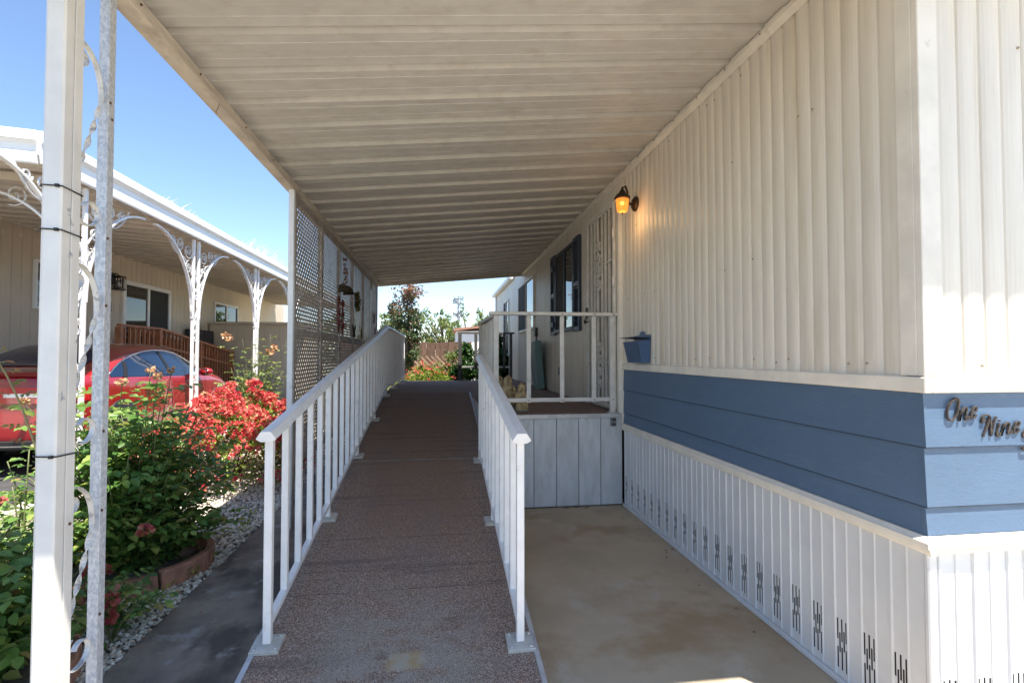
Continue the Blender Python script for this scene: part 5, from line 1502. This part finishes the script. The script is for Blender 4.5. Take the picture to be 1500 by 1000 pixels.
def rose(label, base, rx, ry, h, nst, seed, singles=0, L=0.055, blooms=(), bmat='dry_bloom', tall=(), dens=1.0, low=0.25, group='rose bushes in the garden strip', lmat='rose_leaf', skirt_=0.0):
    t = thing('rose_bush', label, 'rose bush', base, group)
    P = Plant(seed); r = P.r; base = Vector(base); sm = MB()
    def stem(top, rad=0.007, leafy=True, lo=None):
        p0 = base+Vector((r.uniform(-.10, .10), r.uniform(-.10, .10), 0)); top = Vector(top)
        mid = p0+(top-p0)*0.5+Vector(((top.x-p0.x)*-0.16, (top.y-p0.y)*-0.16, 0.04))+P.rv(0.04)
        pts = []
        for i in range(9):
            f = i/8; pts.append(p0*(1-f)**2+mid*2*f*(1-f)+top*f*f)
        sm.tube(pts, [rad*(1-0.55*i/8) for i in range(9)], 5)
        if leafy:
            k = int((10+r.random()*4)*dens)
            for i in range(k):
                f = (low if lo is None else lo)+(0.97-(low if lo is None else lo))*(i+r.random()*0.8)/k
                p = p0*(1-f)**2+mid*2*f*(1-f)+top*f*f
                a = i*2.4+r.random(); out = Vector((math.cos(a), math.sin(a), r.uniform(-0.15, 0.5)))
                P.compound(p, out, L*r.uniform(0.75, 1.2))
        return pts
    for i in range(nst):
        a = i*2.39996+r.random()*0.5; q = math.sqrt((i+0.5)/nst)
        hh = h*(1.0-0.42*q*q)*r.uniform(0.80, 1.05)
        stem(base+Vector((rx*q*math.cos(a), ry*q*math.sin(a), hh)))
    for i in range(int(nst*skirt_)):
        a = i*2.39996+r.random(); q = r.uniform(0.75, 1.05)
        stem(base+Vector((rx*q*math.cos(a), ry*q*math.sin(a), h*r.uniform(0.16, 0.5))), 0.005)
    for tp in tall:
        pts = stem(tp, 0.0055, True, 0.45)
    sm.build('stem', M['stem'], t)
    P.finish(t, M[lmat], singles)
    for (bx_, by_, bz_, br) in blooms:
        mb = MB(); bloom(mb, (bx_, by_, bz_), br, 22, r, 0.25)
        mb.build('bloom', M[bmat], t)
        # green sepals
        mb = MB(); bloom(mb, (bx_, by_, bz_-br*0.2), br*0.75, 6, r, 0.4); mb.build('sepals', M['far_leaf'], t)
    return t

# the big rose just beyond the double post, dried blooms standing above it
tl_ = [(-2.35, 3.55, 1.28, .030), (-2.18, 3.62, 1.36, .030), (-2.02, 3.60, 1.33, .032), (-1.93, 3.75, 1.40, .030), (-1.86, 3.70, 1.36, .032), (-1.80, 3.75, 1.40, .028), (-2.42, 3.7, 1.36, .030), (-2.26, 3.4, 1.18, .028), (-2.06, 3.45, 1.22, .03), (-2.5, 3.5, 1.22, .03)]
rose('large green rose bush with dried blooms standing above it, in a terracotta ring', (-2.12, 3.95, -0.01), 0.66, 0.66, 1.22, 92, 5, singles=300, L=0.068,
     blooms=tl_, tall=[(a, b, c-0.02) for a, b, c, d in tl_], dens=1.15, low=0.16, skirt_=0.45)
# the rose in the near left corner
rose('near rose bush at the left edge with long arching pale shoot', (-2.10, 2.55, -0.01), 0.46, 0.46, 0.92, 46, 9, singles=240, L=0.066, skirt_=0.5,
     blooms=[(-1.93, 2.28, 0.985, .034), (-1.94, 2.26, 0.90, .03), (-2.02, 2.5, 0.66, .03), (-1.92, 2.42, 0.60, .03), (-1.95, 2.3, 0.80, 0.02)], bmat='faded_flower',
     tall=[(-1.93, 2.28, 0.97), (-1.94, 2.26, 0.88)])
# low trailing shoots between the two, on the gravel
rose('low trailing rose with faded red heads on the gravel in front of the terracotta ring', (-1.74, 3.05, -0.01), 0.30, 0.26, 0.34, 9, 21, L=0.046,
     blooms=[(-1.66, 2.92, 0.26, .055), (-1.67, 2.90, 0.17, .05), (-1.70, 3.28, 0.48, .045), (-1.95, 3.2, 0.30, .045), (-1.93, 3.35, 0.24, .035)], bmat='faded_flower', dens=0.8)
rose('rose with faded pink heads behind the double post', (-2.35, 3.25, -0.01), 0.28, 0.3, 0.95, 18, 23, L=0.05, blooms=[(-2.2, 3.05, 0.42, .03), (-2.25, 3.0, 0.75, .03)], bmat='faded_flower')
# the pale rose farther on, by the third white post
rose('tall airy rose with pale peach heads beyond the red flowers', (-3.0, 8.9, -0.01), 0.55, 0.65, 1.55, 40, 31, L=0.060, lmat='far_leaf', dens=0.9,
     blooms=[(-3.42, 8.8, 1.80, .075), (-3.36, 8.75, 1.76, .06), (-2.72, 8.7, 1.55, .075), (-2.66, 8.75, 1.62, .06)], tall=[(-3.42, 8.8, 1.78), (-2.72, 8.7, 1.56), (-2.95, 8.8, 1.90), (-3.1, 8.6, 1.75), (-2.8, 9.0, 1.85), (-2.55, 9.0, 1.75)])

# the arching shoot of the near rose
P = Plant(77); sh_ = MB()
a0, a1 = Vector((-1.46, 2.15, 1.04)), Vector((-1.66, 2.14, 1.54))
pts = [a0+(a1-a0)*(i/10)+Vector((0, 0, 0.06*math.sin(math.pi*i/10))) for i in range(11)]
near_rose = [o for o in bpy.data.objects if o.name.startswith('rose_bush') and 'arching' in o.get('label', '')][0]
sh_.tube(pts, [0.0045*(1-0.4*i/10) for i in range(11)], 5).build('arching_shoot', M['stemred'], near_rose)
for i in range(2, 11):
    for sg in (-1, 1):
        P.compound(pts[i], Vector((sg*0.8, -0.2, 0.35))+P.rv(0.3), 0.026)
P.finish(near_rose, M['young_leaf'], 0, 'young_leaves')

# red flowering bush
def flower_bush(label, base, r3, seed, nleaf, nfl, flat=0.75, L=0.045, fs=0.035, fmat='red_flower', lmat='bush_leaf', zmin=0.05, topbias=0.0):
    t = thing('flowering_bush', label, 'bush', base)
    P = Plant(seed); r = P.r; base = Vector(base); fl = MB(); fl2 = MB(); sm = MB()
    def surf(k=1.0):
        th = r.random()*6.283; v = r.random()
        z = v**flat; q = math.sqrt(max(0, 1-z*z*0.96))
        lump = 1+0.14*math.sin(3*th+seed)+0.10*math.sin(7*th+2*v*5)+0.06*math.sin(13*th+11*v)
        return Vector((r3[0]*q*math.cos(th)*lump, r3[1]*q*math.sin(th)*lump, zmin+r3[2]*z*(0.9+0.12*math.sin(2.7*th+1)+0.06*math.sin(9*th))))*1.0, th, z
    for i in range(nleaf):
        p, th, z = surf(); p = Vector((p.x*(f := r.uniform(0.55, 0.98)), p.y*f, p.z*r.uniform(0.75, 0.99)))
        d = Vector((math.cos(th), math.sin(th), r.uniform(-0.3, 0.9)))+P.rv(0.7)
        P.leaf(base+p, d, Vector((0, 0, 1))+P.rv(0.5), L*r.uniform(0.6, 1.2), L*r.uniform(0.4, 0.7))
    for i in range(nfl):
        p, th, z = surf()
        if r.random() > 0.25+0.8*z-topbias: 
            continue
        p = p*r.uniform(0.95, 1.06)
        tgt = fl if r.random() < 0.9 else fl2
        bloom(tgt, base+p, fs*r.uniform(0.7, 1.25), 13, r)
    for i in range(26):
        p, th, z = surf(); p = p*0.9
        sm.tube([base+Vector((p.x*0.1, p.y*0.1, 0)), base+Vector((p.x*0.55, p.y*0.55, p.z*0.6)), base+p], [0.009, 0.006, 0.003], 5)
    sm.build('stem', M['bark'], t)
    P.finish(t, M[lmat])
    if fl.v: fl.build('flowers', M[fmat], t, kind='stuff')
    if fl2.v: fl2.build('faded_flowers', M['dry_bloom'], t, kind='stuff')
    return t
flower_bush('dense bush covered in bright red flower heads beside the lattice post', (-2.52, 6.75, -0.01), (0.88, 1.15, 1.02), 4, 7500, 1500, fs=0.046, L=0.055)
flower_bush('sunlit yellow green bush with red tips beyond the porch end', (-0.30, 14.0, 0.25), (0.95, 0.9, 1.0), 8, 6500, 900, fs=0.034, L=0.075, topbias=0.60,
            lmat='bush_leaf')
flower_bush('low bush with yellow green leaves left of the landing end', (-1.25, 13.3, 0.0), (0.35, 0.5, 1.05), 15, 900, 25, fs=0.05, L=0.07, topbias=0.3)

def leafy(name, label, cat, base, blobs, n, L, lmat, seed, trunk=None, group=None, tipmat=None, tipz=None):
    t = thing(name, label, cat, base, group)
    P = Plant(seed); T = Plant(seed+1); r = P.r; base = Vector(base); sm = MB()
    vol = [b[3]*b[4]*b[5] for b in blobs]; tot = sum(vol)
    for b, v in zip(blobs, vol):
        # small clumps inside each blob, gaps between them
        nc = max(5, int(26*v/tot*len(blobs)**0.5)); cl = []
        for _ in range(nc):
            d = P.rv(); 
            while d.length > 1: d = P.rv()
            d = d*(0.55+0.45*d.length)
            cl.append((Vector((b[0]+d.x*b[3], b[1]+d.y*b[4], b[2]+d.z*b[5])), r.uniform(0.22, 0.42)))
        m_ = min(b[3], b[4], b[5])
        for i in range(int(n*v/tot)):
            c, q = cl[r.randrange(nc)]; d = P.rv()
            while d.length > 1: d = P.rv()
            p = base+c+d*q*m_*1.3
            tgt = T if (tipmat and p.z-base.z > tipz+r.uniform(-0.5, 0.5)) else P
            tgt.leaf(p, P.rv()+Vector((0, 0, -0.2)), P.rv()+Vector((0, 0, 0.8)), L*r.uniform(0.6, 1.2), L*r.uniform(0.4, 0.75))
        if trunk:
            for c, q in cl[:6]:
                c = base+c
                j = base+Vector((trunk[0]*0.7, trunk[1]*0.7, trunk[2]*r.uniform(0.45, 1.0)))
                sm.tube([j, j*0.5+c*0.5+Vector((0, 0, 0.1)), c], [trunk[3]*0.45, trunk[3]*0.25, 0.008], 5)
    if trunk:
        sm.tube([base, base+Vector((trunk[0]*0.4, trunk[1]*0.4, trunk[2]*0.5)), base+Vector((trunk[0]*0.7, trunk[1]*0.7, trunk[2]))], [trunk[3]*1.2, trunk[3], trunk[3]*0.6], 9)
        sm.build('trunk', M['bark'], t)
    P.finish(t, M[lmat], 0, 'crown')
    if T.leaves: T.finish(t, M[tipmat], 0, 'copper_tips')
    return t
leafy('garden_tree', 'small tree with copper tinted top beyond the left railing', 'tree', (-1.05, 15.6, -0.05),
      [(0.02, 0, 3.2, 0.50, 0.5, 0.62), (-0.05, 0, 2.45, 0.46, 0.5, 0.55), (0.20, 0, 1.75, 0.42, 0.5, 0.55), (0.42, 0.1, 2.15, 0.26, 0.3, 0.30), (0.1, 0, 1.2, 0.35, 0.4, 0.4), (-0.30, 0, 2.95, 0.22, 0.25, 0.25)],
      5200, 0.085, 'tree_leaf', 41, trunk=(0.1, 0, 2.2, 0.06), tipmat='copper_leaf', tipz=3.15)
leafy('climbing_shrub', 'glossy dark shrub behind the end railing below the white shed', 'shrub', (1.10, 13.75, -0.05),
      [(-0.18, 0, 1.2, 0.55, 0.45, 0.62), (0.35, 0.1, 1.35, 0.5, 0.45, 0.62), (0.72, 0.1, 1.45, 0.38, 0.4, 0.6), (-0.45, 0, 0.85, 0.3, 0.4, 0.55), (0.2, 0, 0.6, 0.7, 0.4, 0.6)],
      11000, 0.12, 'dark_leaf', 43, trunk=(0, 0, 1.0, 0.03))
leafy('climbing_shrub', 'sunlit light green shrub between the red tipped bush and the end railing', 'shrub', (0.42, 14.2, -0.05),
      [(0.0, 0, 1.05, 0.30, 0.3, 0.75), (0.15, 0, 1.6, 0.22, 0.25, 0.3)], 1300, 0.085, 'far_leaf', 44, trunk=(0, 0, 1.0, 0.02))
tl2 = ((-2.2, 26, 4.0, 1.5), (0.1, 30, 4.4, 2.0), (1.8, 34, 4.7, 1.9), (-5.5, 30, 4.0, 2.4), (-9.5, 36, 4.2, 2.4), (4.2, 38, 4.4, 2.0))
labs = ['copper tinted tree beyond the fence, just right of the small garden tree', 'light green bushy tree in the middle beyond the wooden fence', 'light green upright tree beyond the fence beside the white shed',
        'green tree seen in the gap beside the neighbouring house end', 'green tree far off behind the neighbouring storage shed', 'small pale tree top above the white shed roof']
for i, (x, yv, h, w) in enumerate(tl2):
    rr = random.Random(60+i); bl = []
    for k in range(6):
        bl.append((rr.uniform(-w*0.7, w*0.7), rr.uniform(-0.6, 0.6), h*rr.uniform(0.42, 0.86), w*rr.uniform(0.28, 0.42), 0.7, h*rr.uniform(0.11, 0.2)))
    bl.append((rr.uniform(-w*0.3, w*0.3), 0, h*0.9, w*0.16, 0.4, h*0.14))
    bl.append((0, 0, h*0.4, w*0.8, 0.8, h*0.2))
    leafy('far_tree', labs[i], 'tree', (x, yv, -0.05), bl, 3600, 0.16, 'copper_leaf' if i == 0 else 'far_leaf', 50+i, trunk=(0.1, 0, h*0.5, 0.10), group='trees beyond the wooden fence', tipmat='far_leaf' if i == 0 else None, tipz=2.6)

# small weeds along the gravel edge
P = Plant(91); wd = MB()
for (x, yv, k) in ((-1.63, 4.6, 9), (-1.66, 4.75, 8), (-1.64, 3.75, 9), (-1.70, 3.5, 7), (-1.62, 3.3, 7), (-1.75, 4.15, 6), (-1.63, 4.0, 6), (-1.70, 5.0, 7), (-1.66, 2.85, 6), (-1.75, 4.45, 5)):
    for q in range(k):
        a = P.r.random()*6.28; d = Vector((math.cos(a), math.sin(a), P.r.uniform(0.4, 1.6)))
        P.leaf(Vector((x, yv, 0.01))+Vector((d.x, d.y, d.z*0.9))*0.03*P.r.uniform(0.3, 1.8), d, (0, 0, 1), 0.035, 0.02)
o = P.mesh(P.leaves).build('weeds', M['bush_leaf'], None, kind='stuff'); o['label'] = 'small green weeds sprouting from the gravel along the path'

# terracotta edging blocks round the roses
def ring(name_label, c, rad, a0, a1, n):
    t = thing('garden_edging', name_label, 'edging', (c[0], c[1], 0), 'terracotta edging rings in the garden strip')
    for i in range(n):
        b0 = a0+(a1-a0)*i/n+0.015; b1 = a0+(a1-a0)*(i+1)/n-0.015
        mb = MB(); vs = []; fs = []; K = 6; zt = 0.105+random.uniform(-0.012, 0.012); tl = random.uniform(-0.02, 0.02)
        for k in range(K+1):
            a = b0+(b1-b0)*k/K
            for (rr, z) in ((rad-0.032, -0.03), (rad-0.03+tl, zt-0.008), (rad-0.02+tl, zt), (rad+0.018+tl, zt), (rad+0.028+tl, zt-0.010), (rad+0.032, -0.03)):
                vs.append((c[0]+rr*math.cos(a), c[1]+rr*math.sin(a), z))
        for k in range(K):
            for q in range(6):
                l = (q+1) % 6; fs.append((k*6+q, (k+1)*6+q, (k+1)*6+l, k*6+l))
        fs.append((0, 1, 2, 3, 4, 5)); fs.append(tuple(K*6+q for q in (5, 4, 3, 2, 1, 0)))
        fixnormals(mb.add(vs, fs).build('edging_block', M['terracotta'], t))
    MB().lathe([(0.0, 0.035), (rad-0.06, 0.03), (rad-0.035, 0.0)], (c[0], c[1], 0), 20).build('soil', M['soil'], t)
ring('terracotta edging blocks in a ring around the large rose bush', (-2.12, 3.95), 0.46, 0.0, 6.2832, 8)
ring('terracotta edging blocks in a ring around the near rose bush', (-2.10, 2.55), 0.42, 0.0, 6.2832, 8)
o = MB().lathe([(0.0, 0.0), (0.06, 0.0), (0.08, 0.02), (0.05, 0.05), (0.0, 0.06)], (-2.75, 3.1, -0.01), 9).build('garden_stone', M['drive'], None, loc=(-2.75, 3.1, -0.01)); fixnormals(o); tag(o, 'pale rounded stone among the roses by the kerb', 'stone')

# ================================================================== BACK FENCE, SHED, TOWER
ft = thing('garden_fence', 'dark wooden board fence with a diagonal lattice lower part at the garden end', 'fence', (0, 17.4, -0.06))
x = -3.2
while x < 0.95:
    MB().box((x, 17.40, 0.0), (x+0.145, 17.42, 1.93+random.uniform(-0.025, 0.025)), 0.003).build('fence_board', M['fence'], ft); x += 0.152
for z in (0.5, 1.30): MB().box((-3.25, 17.421, z), (0.97, 17.46, z+0.09)).build('rail', M['fence'], ft)
for xp in (-3.2, -1.9, -0.6, 0.75): MB().box((xp-0.045, 17.461, -0.05), (xp+0.045, 17.55, 1.95)).build('post', M['fence'], ft)
lt = thing('leaning_trellis', 'brown diagonal slat trellis standing in front of the wooden fence', 'trellis', (-0.3, 17.25, -0.06))
for z in (0.3, 1.44): MB().box((-1.45, 17.24, z), (0.75, 17.27, z+0.05)).build('rail', M['fence'], lt)
lmat = pm('trellis_wood', (0.34, 0.24, 0.17), 0.85, var=0.2, vs=6, rnd=0.15)
sl0 = None
xx = -2.4
while xx < 0.7:
    xa, za, xb_, zb = xx, 1.47, xx+1.10, 0.33
    if xa < -1.45: za -= (-1.45-xa)*(1.14/1.10); xa = -1.45
    if xb_ > 0.75: zb += (xb_-0.75)*(1.14/1.10); xb_ = 0.75
    MB().bar((xa, 17.225, za), (xb_, 17.225, zb), 0.020, 0.045, (0, 0, 1)).build('slat', lmat, lt); xx += 0.175
fs_ = thing('white_shed', 'white shed with a rust red sloping roof edge beyond the end railing', 'shed', (2.2, 23.5, -0.06))
MB().box((0.72, 23.5, -0.06), (3.6, 26, 2.6)).build('wall', M['shed'], fs_)
fixnormals(MB().prism([(0.6, 2.60), (3.7, 2.97), (3.7, 3.07), (0.6, 2.70)], 'Y', 23.3, 26.2).build('roof', M['shedroof'], fs_))
tw = thing('cell_tower', 'distant thin radio mast with a cluster of antennas near the top', 'mast', (4.1, 120, -0.06))
MB().tube([(4.1, 120, 0), (4.1, 120, 15.2)], [0.28, 0.16], 8).build('mast', M['towergrey'], tw)
an = MB(); r = random.Random(5)
for z, k, rad in ((14.6, 12, 1.4), (13.6, 10, 1.5), (11.2, 10, 1.5), (10.5, 7, 1.1)):
    for i in range(k):
        a = i*6.283/k; q = rad*r.uniform(0.5, 1)
        zz = z+r.uniform(-.5, .5); an.box((4.1+q*math.cos(a)-0.09, 120+q*math.sin(a)-0.06, zz-0.32), (4.1+q*math.cos(a)+0.09, 120+q*math.sin(a)+0.06, zz+0.32)); an.tube([(4.1, 120, z), (4.1+q*math.cos(a), 120+q*math.sin(a), zz)], 0.04, 4)
    an.tube([(4.1+rad*0.7*math.cos(t), 120+rad*0.7*math.sin(t), z) for t in [R(30*i) for i in range(12)]], 0.06, 5, closed=True)
an.build('antennas', M['towergrey'], tw)
lv = MB()
for i in range(9):
    a = random.random()*6.28; x = 1.30+0.12*math.cos(a); yv = 4.93+0.02*math.sin(a)
    lv.add([(x, yv, 0.002), (x+0.02, yv+0.006, 0.008), (x+0.04, yv, 0.003), (x+0.02, yv-0.012, 0.006)], [(0, 1, 2, 3)])
for i in range(46):
    if i < 30: x, yv, zz = random.uniform(-2.1, -1.35), random.uniform(2.3, 5.5), 0.012
    else: x, yv, zz = random.uniform(1.62, 1.80), random.uniform(2.6, 4.95), 0.002
    a = random.random()*6.28; q = random.uniform(0.009, 0.017); ca, sa = q*math.cos(a), q*math.sin(a)
    lv.add([(x-ca, yv-sa, zz), (x+sa*0.5, yv-ca*0.5, zz+0.006), (x+ca, yv+sa, zz+0.002), (x-sa*0.5, yv+ca*0.5, zz+0.005)], [(0, 1, 2, 3)])
o = lv.build('dry_leaves', M['copper_leaf'], None, kind='stuff'); o['label'] = 'small dry brown leaves scattered on the slab edge, path and gravel'
